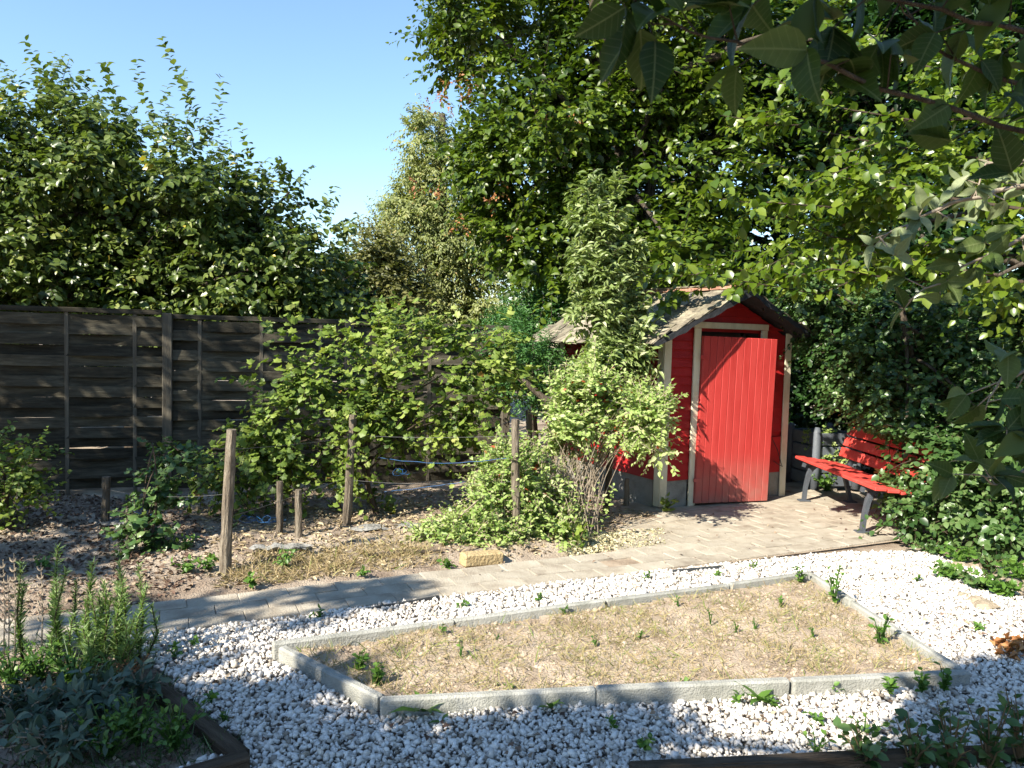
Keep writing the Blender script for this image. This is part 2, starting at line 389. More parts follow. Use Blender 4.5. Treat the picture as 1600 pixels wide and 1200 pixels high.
def in_frame(Pn, m=0):
    inv = np.array(CM.inverted())
    q = Pn @ inv[:3, :3].T + inv[:3, 3]
    z = -q[:, 2]
    px = 800+FPX*q[:, 0]/np.maximum(z, .01); py = 600-FPX*q[:, 1]/np.maximum(z, .01)
    return px, py, z, (z > .2) & (px > -m) & (px < 1600+m) & (py > -m) & (py < 1200+m)
def foliage(root, F, tmpl, mat, name='crown', single=0, smooth=False, kind=None, near=None, sname='leaf', parent=None):
    """joined crown mesh + the `single` leaves that show largest as objects of their own (crown > leaf)"""
    base = np.array(root.location)
    F = [F[0]-base]+F[1:]
    if single:
        px, py, z, ok = in_frame(F[0]+base)
        score = np.where(ok, F[3]/np.maximum(z, .1), 0)
        if near is not None: score = score*near(F[0]+base)
        order = np.argsort(-score); ids = order[:min(single, int((score > 0).sum()))]
        mk = np.zeros(len(score), bool); mk[ids] = True
        S1 = pick(F, mk); F = pick(F, ~mk)
    o = None
    par = parent or root
    if len(F[0]):
        o = link(name, leaf_mesh(name, tmpl, *F, mat, smooth), par)
        if kind: o['kind'] = kind
        par = o if parent is None else par
    if single:
        NV = 6; vm = []
        for q in range(NV):
            vm.append(leaf_mesh(sname, tmpl, np.zeros((1, 3)), np.array([[0, 1., 0]]), np.array([[0, 0, 1.]]), np.ones(1), np.array([q/(NV-1)*.96]), mat, smooth))
        x, y, zc = basis(S1[1], S1[2])
        for i in range(len(S1[0])):
            l = link(sname, vm[int(round(min(S1[4][i], .96)/.96*(NV-1)))], par)
            s = S1[3][i]
            l.matrix_basis = Matrix(((x[i][0]*s, y[i][0]*s, zc[i][0]*s, S1[0][i][0]), (x[i][1]*s, y[i][1]*s, zc[i][1]*s, S1[0][i][1]), (x[i][2]*s, y[i][2]*s, zc[i][2]*s, S1[0][i][2]), (0, 0, 0, 1)))
    return o
def bez(a, b, bend, n=5):
    a, b = Vector(a), Vector(b); m = (a+b)/2+Vector(bend)
    return [a*(1-t)**2+m*2*t*(1-t)+b*t*t for t in [i/n for i in range(n+1)]]
def wood(root, trunk, rad, targets, lrad, mat='bark', tw=None, twr=.004, every=1, low=.25, tname='trunk', lname='limb', sides=9):
    """trunk, one limb per target (a part each), and joined fine twigs"""
    base = Vector(root.location)
    tr = [Vector(p)-base for p in trunk]
    n = len(tr)
    m = MB(); m.tube(tr, [rad*(1-.62*i/(n-1)) for i in range(n)], sides, jit=.07); m.build(tname, mat, root, True)
    for t in targets:
        t = Vector(t)-base
        k = random.uniform(low, .95)*(n-1); i = min(int(k), n-2); s = tr[i].lerp(tr[i+1], k-i)
        l = (t-s).length
        m = MB(); pts = bez(s, t, (random.uniform(-.1, .1)*l, random.uniform(-.1, .1)*l, .14*l))
        r0 = lrad*random.uniform(.7, 1.2)
        m.tube(pts, [r0*(1-.75*j/5) for j in range(6)], 6, jit=.06); m.build(lname, mat, root, True)
    if tw is not None:
        A, B = tw; m = MB()
        for i in range(0, len(A), every):
            a, b = Vector(A[i])-base, Vector(B[i])-base
            m.tube([a, a.lerp(b, .5)+Vector((0, 0, .01)), b], [twr, twr*.8, twr*.4], 3, cap=False)
        o = m.build('twigs', mat if mat != 'bark' else 'twig', root); o['kind'] = 'stuff'

# ================================================================== THE GROUND
PD = Vector((.905, .426, 0)); PN = Vector((-.426, .905, 0)); P0 = G(250, 987)      # the path's direction
def pth(t, n, z=0): q = P0+PD*t+PN*n; return Vector((q.x, q.y, z))
def inpoly(X, Y, poly):
    r = np.zeros(X.shape, bool); n = len(poly)
    for i in range(n):
        x1, y1 = poly[i][0], poly[i][1]; x2, y2 = poly[i-1][0], poly[i-1][1]
        c = ((y1 > Y) != (y2 > Y)) & (X < (x2-x1)*(Y-y1)/((y2-y1) if abs(y2-y1) > 1e-9 else 1e-9)+x1)
        r ^= c
    return r
FL, FR, NR, NL = G(432, 1003, .08), G(1263, 893, .08), G(1505, 1047, .08), G(603, 1088, .08)   # corners of the sand bed
BED = [FL, FR, NR, NL]
HB = [G(140, 1000), G(225, 1028), G(385, 1165), G(200, 1225), G(-200, 1290), G(-260, 1010)]     # herb bed, lower left
GRAV = [pth(-2.2, -.03), pth(3.2, -.03), G(1150, 880), G(1320, 864), G(1440, 862), G(1520, 885), G(1600, 935), G(1760, 1010), Vector((3.4, 2.2, 0)), Vector((2.2, 1.9, 0)), Vector((-2.2, 1.9, 0)), Vector((-3.4, 2.6, 0))]
TERR_T0, TERR_T1, TERR_N1 = 3.15, 6.75, 2.3
def vnoise(X, Y, s, seed):
    r = np.random.default_rng(seed); g = r.random((64, 64))
    x, y = X*s+100, Y*s+100; i, j = np.floor(x).astype(int), np.floor(y).astype(int); fx, fy = x-i, y-j
    fx, fy = fx*fx*(3-2*fx), fy*fy*(3-2*fy)
    a = lambda p, q: g[p % 64, q % 64]
    return (a(i, j)*(1-fx)+a(i+1, j)*fx)*(1-fy)+(a(i, j+1)*(1-fx)+a(i+1, j+1)*fx)*fy
def soil_z(X, Y):
    """loose soil: raised and lumpy beyond the path, level under path, terrace and gravel"""
    t = (X-P0.x)*PD.x+(Y-P0.y)*PD.y; n = (X-P0.x)*PN.x+(Y-P0.y)*PN.y
    b = .05*vnoise(X, Y, 1.3, 1)+.035*vnoise(X, Y, 4, 2)+.02*vnoise(X, Y, 13, 3)-.035
    far = np.clip((n-.56)/.25, 0, 1)*np.clip((3.3-t)/.3, 0, 1)
    far = np.maximum(far, np.clip((n-2.3)/.3, 0, 1))
    flat = -.03
    return flat*(1-far)+b*far
def axis(lo, hi, step):
    a = list(np.arange(lo, hi+1e-6, step)); k = step*2
    while a[-1] < 130: a.append(a[-1]+k); k *= 1.5
    k = step*2; b = []
    x = lo
    while x > -130: x -= k; b.append(x); k *= 1.5
    return np.array(b[::-1]+a)
ax, ay = axis(-6, 5, .06), axis(1, 11, .06)
XX, YY = np.meshgrid(ax, ay); ZZ = soil_z(XX, YY)
nx, ny = len(ax), len(ay)
ii = np.arange(nx*ny).reshape(ny, nx)
me = bpy.data.meshes.new('ground')
me.from_pydata(np.stack([XX, YY, ZZ], -1).reshape(-1, 3).tolist(), [], np.stack([ii[:-1, :-1], ii[:-1, 1:], ii[1:, 1:], ii[1:, :-1]], -1).reshape(-1, 4).tolist())
me.polygons.foreach_set('use_smooth', [True]*len(me.polygons))
tag(link('ground', me, None, 'soil'), 'bare brown garden soil between the path and the woven fence', 'soil', kind='structure')

def sheet(name, poly, z, mat):
    m = MB(); m.add([(p[0], p[1], z) for p in poly], [tuple(range(len(poly)))]); return m.build(name, mat)
tag(sheet('gravel_bed', GRAV[::-1], -.02, 'gravelbase'), 'pale grey fine layer beneath the white gravel', 'gravel', kind='structure')

# paving: a slab under it, each paver its own piece
slab = MB()
slab.add([pth(-2.3, -.02, -.012), pth(TERR_T0, -.02, -.012), pth(TERR_T0, .52, -.012), pth(-2.3, .52, -.012)], [(0, 1, 2, 3)])
path = tag(slab.build('path', 'sand'), 'narrow path of worn sandy pavers running to the shed', 'path', kind='structure')
slab = MB()
slab.add([pth(TERR_T0, -.02, -.011), pth(TERR_T1, -.02, -.011), pth(TERR_T1, TERR_N1, -.011), pth(TERR_T0, TERR_N1, -.011)], [(0, 1, 2, 3)])
terrace = tag(slab.build('terrace', 'sand'), 'sandy paved terrace before the red shed and bench', 'terrace', kind='structure')
pv = []
for q in range(5):
    random.seed(q); m = MB(); m.box(-.149, .149, -.084, .084, -.05, 0, .004)
    m.v = [(x+random.uniform(-.003, .003), y+random.uniform(-.003, .003), z) for x, y, z in m.v]
    pv.append(m.mesh('paver'))
    pv[-1].materials.append(M['paver'])
ang = math.atan2(PD.y, PD.x)
def paver(t, n, par):
    o = link('paver', random.choice(pv), par)
    p = pth(t, n, .002+random.uniform(-.002, .002))
    o.location = p; o.rotation_euler = (random.uniform(-.012, .012), random.uniform(-.01, .01), ang+random.uniform(-.008, .008))
random.seed(8)
for r in range(3):
    for k in range(18):
        t = -2.1+k*.3+(.15 if r % 2 else 0)
        if t < TERR_T0-.1: paver(t, .085+r*.17, path)
SHED_O = G(1030, 795); SHED_A = R(29)
su, sw = Vector((math.cos(SHED_A), math.sin(SHED_A), 0)), Vector((-math.sin(SHED_A), math.cos(SHED_A), 0))
for r in range(14):
    for k in range(13):
        t = TERR_T0+.15+k*.3+(.15 if r % 2 else 0); n = .085+r*.17
        q = pth(t, n); rel = q-SHED_O; uu, ww = rel.dot(su), rel.dot(sw)
        if uu > -.2 and uu < 2.0 and ww > .03: continue
        if uu < -.05 and n > .5+max(0, (t-TERR_T0))*.9: continue
        paver(t, n, terrace)

# ------------------------------------------------------------------ the sand bed and its kerb stones
sx = np.array([(p.x, p.y) for p in BED])
xs, ys = np.arange(sx[:, 0].min(), sx[:, 0].max(), .04), np.arange(sx[:, 1].min(), sx[:, 1].max(), .04)
m = MB(); XX, YY = np.meshgrid(xs, ys); ZZ = .012+.03*vnoise(XX, YY, 2.5, 5)+.022*vnoise(XX, YY, 11, 6)
cx, cy = sx.mean(0)
grow = [(cx+(p.x-cx)*.995, cy+(p.y-cy)*.995) for p in BED]
ins = inpoly(XX, YY, grow)
for j in range(len(ys)-1):
    for i in range(len(xs)-1):
        if ins[j, i] and ins[j, i+1] and ins[j+1, i] and ins[j+1, i+1]:
            m.add([(XX[a, b], YY[a, b], ZZ[a, b]) for a, b in ((j, i), (j, i+1), (j+1, i+1), (j+1, i))], [(0, 1, 2, 3)])
bm_ = m.mesh('sand_bed', True)
import bmesh
b = bmesh.new(); b.from_mesh(bm_); bmesh.ops.remove_doubles(b, verts=b.verts, dist=1e-4); b.to_mesh(bm_); b.free()
tag(link('sand_bed', bm_, None, 'sand'), 'dry sandy soil inside the concrete kerb frame', 'soil', kind='structure')
edging = thing('bed_edging', 'low grey concrete kerb stones framing the dry sandy bed', 'edging', (cx, cy, 0))
def kerbs(a, b, cuts, th=.046, off=(0, 0)):
    a, b = Vector((a.x-cx, a.y-cy, 0)), Vector((b.x-cx, b.y-cy, 0))
    d = b-a; L = d.length; az = math.atan2(d.y, d.x)
    cu = [0]+cuts+[1]
    for i in range(len(cu)-1):
        l = (cu[i+1]-cu[i])*L-.006
        m = MB(); m.box(-l/2, l/2, -th/2, th/2, -.12, .08, .009)
        o = m.build('kerb_stone', 'concrete', edging)
        c = a+d*(cu[i]+cu[i+1])/2
        o.location = (c.x+random.uniform(-.006, .006), c.y+random.uniform(-.008, .008), random.uniform(-.012, .006)); o.rotation_euler = (random.uniform(-.05, .05), random.uniform(-.006, .006), az+random.uniform(-.008, .008))
def shr(a, b, e): d = (b-a).normalized(); return a+d*e, b-d*e
kerbs(*shr(NL, NR, -.027), [.34, .67]); kerbs(*shr(FL, FR, -.027), [.27, .54, .8]); kerbs(*shr(NL, FL, .032), [.52]); kerbs(*shr(NR, FR, .032), [.42, .64])

# ------------------------------------------------------------------ white gravel
def stones(poly_in, polys_out, step, smin, smax, z0, seed):
    r = np.random.default_rng(seed)
    pa = np.array([(p[0], p[1]) for p in poly_in])
    X, Y = np.meshgrid(np.arange(pa[:, 0].min(), pa[:, 0].max(), step), np.arange(pa[:, 1].min(), pa[:, 1].max(), step))
    X = X.ravel()+r.uniform(-.6, .6, X.size)*step; Y = Y.ravel()+r.uniform(-.6, .6, Y.size)*step
    k = inpoly(X, Y, pa)
    for po in polys_out: k &= ~inpoly(X, Y, po)
    _, _, _, ok = in_frame(np.stack([X, Y, X*0], -1), 60)
    k &= ok
    X, Y = X[k], Y[k]; n = len(X)
    cube = np.array([(x, y, z) for z in (-1, 1) for y in (-1, 1) for x in (-1, 1)], float)*.5
    V = cube[None]*(1+r.uniform(-.42, .3, (n, 8, 3)))
    V[:, 4:, :2] *= r.uniform(.45, .95, (n, 1, 2))
    s = (smin+(smax-smin)*r.random((n, 1))**1.5)*np.stack([r.uniform(.8, 1.5, n), r.uniform(.6, 1.05, n), r.uniform(.35, .7, n)], -1)
    V *= s[:, None]
    q = r.normal(size=(n, 4))*np.array((1, .35, .35, 1)); q /= np.linalg.norm(q, axis=1, keepdims=True)
    w_, x_, y_, z_ = q.T
    Rm = np.stack([1-2*(y_*y_+z_*z_), 2*(x_*y_-z_*w_), 2*(x_*z_+y_*w_), 2*(x_*y_+z_*w_), 1-2*(x_*x_+z_*z_), 2*(y_*z_-x_*w_), 2*(x_*z_-y_*w_), 2*(y_*z_+x_*w_), 1-2*(x_*x_+y_*y_)], -1).reshape(n, 3, 3)
    V = np.einsum('nij,nkj->nki', Rm, V)
    V += np.stack([X, Y, z0+r.uniform(-.008, .012, n)+.014*vnoise(X, Y, 3, 9)], -1)[:, None]
    return V, np.where(r.random(n) < .1, r.uniform(0, .12, n), np.clip(r.normal(.5, .22, n), .1, 1))
gr = [(cx+(p.x-cx)*1.02, cy+(p.y-cy)*1.035) for p in BED]
V1, c1 = stones(GRAV, [gr, HB], .0168, .011, .032, -.006, 1)
cf = [(0, 2, 3, 1), (4, 5, 7, 6), (0, 1, 5, 4), (2, 6, 7, 3), (0, 4, 6, 2), (1, 3, 7, 5)]
n = len(V1); tf = np.array(cf)
me = bpy.data.meshes.new('gravel')
me.vertices.add(n*8); me.vertices.foreach_set('co', V1.astype(np.float32).ravel())
lp = (tf.ravel()[None]+(np.arange(n)*8)[:, None]).ravel()
me.loops.add(len(lp)); me.loops.foreach_set('vertex_index', lp.astype(np.int32))
me.polygons.add(n*6); me.polygons.foreach_set('loop_start', (np.arange(n*6)*4).astype(np.int32))
a = me.attributes.new('v', 'FLOAT', 'FACE'); a.data.foreach_set('value', np.repeat(c1, 6).astype(np.float32))
me.materials.append(M['chips']); me.update(calc_edges=True)
tag(link('gravel', me), 'white crushed marble gravel around the sandy bed', 'gravel', kind='stuff')

# ================================================================== THE WOVEN FENCE
FA = G(-60, 786); FB = G(262, 772)
fd = (FB-FA).normalized(); fd = Vector((math.cos(R(19)), math.sin(R(19)), 0))
FPOST = G(262, 772)
fence = thing('woven_fence', 'dark weathered woven slat fence running behind the vine', 'fence', (FPOST.x, FPOST.y, 0), R(19))
FH = 1.8; PW = 1.78
random.seed(21)
def slat_mesh(ph, w):
    m = MB(); n = 24; h = .052; th = .008
    vs = []
    for i in range(n+1):
        x = .03+(PW-.07)*i/n
        y = ph*.03*math.sin(math.pi*3*(i/n)+math.pi/2)
        sag = random.uniform(-.001, .001)
        vs += [(x, y-th/2, -h+sag), (x, y+th/2, -h+sag), (x, y+th/2, h+sag), (x, y-th/2, h+sag)]
    fs = []
    for i in range(n):
        a, b = 4*i, 4*i+4
        for j in range(4): fs.append((a+j, b+j, b+(j+1) % 4, a+(j+1) % 4))
    fs += [(3, 2, 1, 0), (4*n, 4*n+1, 4*n+2, 4*n+3)]
    m.add(vs, fs); me = m.mesh('slat'); me.materials.append(M['fence']); return me
slats = [slat_mesh(s, 0) for s in (1, -1)]
for p in range(-3, 3):
    x0 = p*PW
    dz = {-3: .06, -2: .05, -1: .035, 0: 0, 1: -.01, 2: -.02, 3: -.02}[p]
    m = MB(); m.box(-.045, .045, -.045, .045, -.1, FH+.02+dz, .006); o = m.build('post', 'fencepost', fence); o.location = (x0, -.02, 0)
    if p == 2: break
    for k in range(1, 4):                    # upright laths the slats weave round
        m = MB(); m.box(-.018, .018, -.011, .011, .04, FH-.03+dz, .003); o = m.build('lath', 'fencepost', fence); o.location = (x0+PW*k/3.0-PW/6, 0, 0)
    for k in range(17):
        o = link('slat', slats[k % 2], fence); o.location = (x0, random.uniform(-.003, .003), .1+k*.1+dz); o.rotation_euler = (random.uniform(-.16, .12), random.uniform(-.006, .006), 0)
    m = MB(); m.box(.05, PW-.05, -.022, .022, FH-.035+dz, FH+.012+dz, .004); o = m.build('top_rail', 'fence', fence); o.location = (x0, -.002, 0)

# ================================================================== THE SHED
shed = thing('garden_shed', 'small red boarded garden shed with cream trim and open door', 'shed', SHED_O, SHED_A)
WD, DP, EH, RH = 1.75, 1.9, 1.74, 2.14          # wall width, depth, eaves and ridge height of the walls
PL = .27
def wall_top(u): return EH+(RH-EH)*(1-abs(u-WD/2)/(WD/2))
DU0, DU1, DZ1 = .36, 1.38, 1.83               # outer edges of the door frame
# plinth
m = MB(); m.box(.012, DU0, .012, .12, -.1, PL, .004); m.build('plinth', 'plinth', shed)
m = MB(); m.box(DU1, WD-.012, .012, .12, -.1, PL, .004); m.build('plinth', 'plinth', shed)
m = MB(); m.box(.012, .12, .13, DP, -.1, PL, .004); m.build('plinth', 'plinth', shed)
m = MB(); m.box(WD-.12, WD-.012, .13, DP, -.1, PL, .004); m.build('plinth', 'plinth', shed)
# walls (backing) and their boards
def prism(name, poly, y0, y1, mat, par):      # polygon in u,z pushed along w
    n = len(poly); m = MB()
    m.add([(u, y0, z) for u, z in poly]+[(u, y1, z) for u, z in poly], [tuple(range(n))]+[tuple(range(n, 2*n))[::-1]]+[(i, i+n, (i+1) % n+n, (i+1) % n) for i in range(n)])
    return m.build(name, mat, par)
fw = prism('front_wall', [(.03, PL), (DU0+.06, PL), (DU0+.06, DZ1-.05), (DU1-.06, DZ1-.05), (DU1-.06, PL), (WD-.03, PL), (WD-.03, EH), (WD/2, RH), (.03, EH)], .022, .05, 'red', shed)
lw = MB().box(.022, .05, .06, DP-.05, PL, EH).build('left_wall', 'red', shed)
rw = MB().box(WD-.05, WD-.022, .06, DP-.05, PL, EH).build('right_wall', 'red', shed)
bw = prism('back_wall', [(.03, PL), (WD-.03, PL), (WD-.03, EH), (WD/2, RH), (.03, EH)], DP-.05, DP-.022, 'red', shed)
def lap(u0, u1, t0, t1, z0, z1, par, f):      # one lapped board: thick at its lower edge
    m = MB()
    vs = [(u0, -.001, z0+.002), (u1, -.001, z0+.002), (u1, .022, z0+.002), (u0, .022, z0+.002), (t0, .017, z1), (t1, .017, z1), (t1, .022, z1), (t0, .022, z1)]
    m.add([f(*v) for v in vs], [(0, 1, 5, 4), (3, 2, 1, 0), (4, 5, 6, 7), (1, 2, 6, 5), (0, 4, 7, 3)])
    return m.build('board', 'red', par)
random.seed(3)
H = .088; z = PL
ident = lambda u, y, z: (u, y, z)
while z < RH-.03:
    z1 = min(z+H, RH-.01); zt = z1+.004
    def span(zz):
        if zz <= EH: return .06, WD-.06
        k = (zz-EH)/(RH-EH)*WD/2; return max(.06, k), min(WD-.06, WD-k)
    a0, a1 = span(z); b0, b1 = span(z1)
    if z1 <= DZ1+.0:
        lap(a0, DU0+.004, a0, DU0+.004, z, z1, fw, ident)
        if z > .66: lap(DU1-.004, a1, DU1-.004, a1, z, z1, fw, ident)
    else:
        lap(a0, a1, b0, b1, max(z, DZ1-.02) if z < DZ1 else z, z1, fw, ident)
    z = z1
z = PL
while z < EH-.02:
    z1 = min(z+H, EH)
    lap(.05, DP-.06, .05, DP-.06, z, z1, lw, lambda u, y, z: (y, DP-u, z))
    z = z1
MB().box(DU1+.004, WD-.055, .001, .02, PL, .66, .002).build('patch_panel', 'red', shed)
# trim
for n_, (a, b, c, d) in {'corner_trim': (-.016, .072, -.014, -.001)}.items():
    MB().box(-.016, .075, -.016, -.001, .02, EH+.05, .003).build('corner_trim', 'cream', shed)
    MB().box(-.017, -.001, .001, .085, .02, EH, .003).build('corner_trim', 'cream', shed)
    MB().box(WD-.075, WD+.016, -.016, -.001, .0, EH+.05, .003).build('corner_trim', 'cream', shed)
    MB().box(-.017, -.001, DP-.085, DP, .02, EH, .003).build('corner_trim', 'cream', shed)
MB().box(DU0, DU0+.085, -.024, -.002, .0, DZ1-.02, .003).build('door_jamb', 'cream', shed)
MB().box(DU1-.085, DU1, -.024, -.002, .0, DZ1-.02, .003).build('door_jamb', 'cream', shed)
MB().box(DU0-.01, DU1+.01, -.026, -.002, DZ1-.018, DZ1+.045, .003).build('door_head', 'cream', shed)
MB().box(DU0, DU1, .051, .12, -.02, .03).build('door_sill', 'plinth', shed)
# dark inside: floor only, the walls enclose it
MB().box(.13, WD-.13, .13, DP-.06, -.05, .02).build('floor', 'dark', shed)
# door, hung left and standing a little open
door = MB().box(0, .9, .02, .036, .03, 1.735).build('door', 'reddoor', shed)
door.location = (DU0+.052, -.052, .0); door.rotation_euler = (R(.4), R(.9), R(-9))
pk = 11; pw = .9/pk
for k in range(pk):
    mm = MB().box(k*pw+.0015, (k+1)*pw-.0015, -.002, .019, .03, 1.735, .004)
    mm.build('plank', 'reddoor', door)
for zz in (.25, 1.5): MB().box(-.03, .05, -.012, -.003, zz, zz+.04, .002).build('hinge', 'reddoor', door)
# hooked wire on the right panel
m = MB(); m.tube([(1.52, -.012, .66), (1.6, -.03, .52), (1.66, -.03, .38), (1.7, -.02, .33), (1.62, -.03, .36), (1.56, -.015, .4)], .004, 5); m.build('wire_hook', 'felt', shed)
# roof
RO = .33; ROR = .06; FO = .25; BO = .22
slope = math.atan2(RH-EH, WD/2)
RT = RH+.03
def roofpt(s, side, w, lift=0):               # s metres down the slope from the ridge
    u = WD/2+side*(s*math.cos(slope)); return (u+side*math.sin(slope)*lift, w, RT-s*math.sin(slope)+math.cos(slope)*lift)
for side, ov in ((-1, RO), (1, ROR)):
    Ls = (WD/2+ov)/math.cos(slope)
    m = MB(); q = [roofpt(0, side, -FO), roofpt(0, side, DP+BO), roofpt(Ls, side, DP+BO), roofpt(Ls, side, -FO)]
    q2 = [roofpt(0, side, -FO, .03), roofpt(0, side, DP+BO, .03), roofpt(Ls, side, DP+BO, .03), roofpt(Ls, side, -FO, .03)]
    m.add(q+q2, [(0, 1, 2, 3), (7, 6, 5, 4), (0, 3, 7, 4), (3, 2, 6, 7), (2, 1, 5, 6), (1, 0, 4, 5)])
    roof = m.build('roof', 'felt', shed)
    m = MB()                                  # torn felt strip hanging over the verge
    k = 14
    for i in range(k+1):
        s = Ls*i/k; d = random.uniform(.035, .06)
        a, b_ = roofpt(s, side, -FO-.012, .034), roofpt(s, side, -FO-.016, .034-d)
        m.v += [a, b_]
    m.f += [(2*i, 2*i+1, 2*i+3, 2*i+2) for i in range(k)]
    m.build('verge_felt', 'felt', roof)
    sh = []
    for q_ in range(5):
        mm = MB(); wq = random.uniform(.09, .115); mm.box(-wq, wq, -.012, .26, 0, .02, .004)
        mm.v = [(x+random.uniform(-.006, .006), y+random.uniform(-.02, .02), z_+random.uniform(-.004, .004)) for x, y, z_ in mm.v]
        me = mm.mesh('shingle'); me.materials.append(M['shingle']); sh.append(me)
    rows = int(Ls/.15)
    for r in range(rows+1):
        s = Ls+.02-r*.15
        nw = 11
        for c in range(nw):
            wpos = -FO+.1+c*.212+(.1 if r % 2 else 0)
            if wpos > DP+BO: continue
            o = link('shingle', random.choice(sh), roof)
            o.location = roofpt(s, side, wpos, .041)
            # local y runs up the slope, x along the eaves
            X = Vector((0, 1, 0))*(-side); Y = Vector((-side*math.cos(slope), 0, math.sin(slope))); Z = X.cross(Y)
            Mx = Matrix((X, Y, Z)).transposed().to_4x4()
            o.rotation_euler = (Mx @ Matrix.Rotation(R(-6)+random.uniform(-.045, .03), 4, 'X') @ Matrix.Rotation(random.uniform(-.05, .05), 4, 'Z')).to_euler()
for k in range(7):
    m = MB(); n = 7
    vs = []
    for e in (0, .33):
        r_ = .085 if e == 0 else .075
        for i in range(n+1):
            a = math.pi*(i/n); vs.append((math.cos(a)*r_, e, math.sin(a)*r_*.75)); vs.append((math.cos(a)*(r_-.014), e, math.sin(a)*(r_-.014)*.75))
    q = 2*(n+1); fs = []
    for i in range(n):
        a = 2*i
        fs += [(a, a+2, q+a+2, q+a), (a+1, q+a+1, q+a+3, a+3), (a, a+1, a+3, a+2), (q+a, q+a+2, q+a+3, q+a+1)]
    fs += [(0, q, q+1, 1), (q-2, q-1, 2*q-1, 2*q-2)]
    m.add(vs, fs); o = m.build('ridge_tile', 'ridge', shed); o.location = (WD/2, -FO+.02+k*.315, RT+.055); o.rotation_euler = (random.uniform(-.02, .03), random.uniform(-.05, .05), random.uniform(-.04, .04))

# ================================================================== THE BENCH
BA, BB = G(1256, 783), G(1347, 832)
bd = (BB-BA).normalized(); bz = math.atan2(bd.y, bd.x)          # local x runs from the far end to the near end, y towards the backrest
bench = thing('park_bench', 'red slatted bench with dark grey iron legs half overgrown by leaves', 'bench', BA, bz)
BL = (BB-BA).length
for x in (0, BL):
    m = MB()
    def bar(pts, w, t):                      # flat bar along a path in the y,z plane
        k = len(pts); vs = []
        for i in range(k):
            p = Vector((0, *pts[i])); q = Vector((0, *pts[min(i+1, k-1)]))-Vector((0, *pts[max(i-1, 0)])); q.normalize(); nn = Vector((0, -q.z, q.y))
            ww = w[i] if hasattr(w, '__len__') else w
            for sx_, sn in ((-1, -1), (1, -1), (1, 1), (-1, 1)): vs.append(p+Vector((sx_*t/2, 0, 0))+nn*sn*ww/2)
        fs = [(a*4+j, a*4+(j+1) % 4, a*4+4+(j+1) % 4, a*4+4+j) for a in range(k-1) for j in range(4)]+[(3, 2, 1, 0), (4*k-4, 4*k-3, 4*k-2, 4*k-1)]
        m.add(vs, fs)
    bar([(0, .01), (.01, .15), (.035, .28), (.06, .35), (.1, .385), (.18, .4)], [.035, .034, .04, .048, .05, .04], .05)
    bar([(.04, .412), (-.015, .4), (-.02, .37)], .025, .05)
    bar([(.02, .4), (.2, .388), (.4, .375), (.47, .4), (.52, .55), (.58, .8)], .04, .045)
    bar([(.4, .37), (.45, .2), (.5, .01)], [.045, .038, .035], .05)
    o = m.build('leg', 'iron', bench); o.location = (x, 0, 0)
    for y in (0, .5):
        MB().box(x-.045, x+.045, y-.06, y+.06, .002, .016, .003).build('foot_plate', 'iron', bench)
for k, y in enumerate((.02, .135, .25, .365)):
    m = MB(); m.box(-.22, BL+.26, y-.052, y+.052, 0, .032, .006); o = m.build('seat_slat', 'redbench', bench); o.location = (0, 0, .425-.012*k); o.rotation_euler = (R(-2), 0, 0)
for k in range(3):
    m = MB(); m.box(-.22, BL+.26, -.016, .016, -.052, .052, .006); o = m.build('back_slat', 'redbench', bench); o.location = (0, .475+.036*k, .515+.118*k); o.rotation_euler = (R(-16), 0, 0)

# ================================================================== COMPOST BIN beside the shed
bn = G(1272, 762)
cb = thing('compost_bin', 'dark grey plastic compost bin beside the shed overgrown with ivy', 'compost bin', bn+Vector((.16, .2, 0)), R(12))
for x in (-.27, .27):
    for y in (-.27, .27):
        m = MB(); m.tube([(x, y, 0), (x, y, .3), (x, y, .66), (x*.96, y*.96, .72)], [.055, .053, .05, .03], 10); m.build('corner_post', 'binplastic', cb, True)
for k in range(4):
    for (a, b_, c, d) in ((-.22, .22, -.275, -.25), (-.22, .22, .25, .275), (-.275, -.25, -.22, .22), (.25, .275, -.22, .22)):
        MB().box(a, b_, c, d, .03+k*.16, .175+k*.16, .008).build('panel', 'binplastic', cb)

# ================================================================== POSTS, STAKES, WIRES
def stake(px, pyb, pyt, wpx, label, topx=None, depth=None, name='vine_post', group=None, mat='post'):
    b_ = G(px, pyb) if depth is None else None
    if depth is not None: q = P(px, pyb, depth); b_ = Vector((q.x, q.y, 0))
    Y = b_.y; t = P(topx if topx else px, pyt, Y)
    r_ = .86*wpx/2*pxm(Y); m = MB()
    n = 8; pts = []; rr = []
    for i in range(n+1):
        k = i/n; p = Vector((0, 0, -.12)).lerp(t-b_, k); pts.append(p+Vector((random.uniform(-.1, .1)*r_, random.uniform(-.1, .1)*r_, 0))); rr.append(r_*(1.12-.2*k)*random.uniform(.94, 1.06))
    m.tube(pts, rr, 10, jit=.08)
    o = m.build(name, mat, None, False); o.location = b_
    tag(o, label, 'post', group)
    return b_, t
random.seed(5)
VP = 'posts of the vine trellis'
pA = stake(350, 893, 671, 20, 'tall dark weathered post with flat top standing nearest the path', 362, group=VP)
pB = stake(540, 823, 648, 15, 'tall leaning grey post standing in front of the leafy vine', 552, group=VP)
pC = stake(808, 848, 655, 15, 'tall pale post rising from the bright green shrub', 805, group=VP)
pD = stake(832, 800, 640, 12, 'thinner pale post behind the shrub near the shed', 826, depth=7.6, group=VP)
pE = stake(164, 822, 745, 15, 'short brown stake standing alone before the dark fence', 166, group=VP)
pF = stake(437, 835, 752, 12, 'short grey stake, left one of the pair beside the tall leaning post', 437, group=VP)
pG = stake(467, 840, 765, 13, 'shortest grey stake, right one of the pair beside the tall leaning post', 466, group=VP)
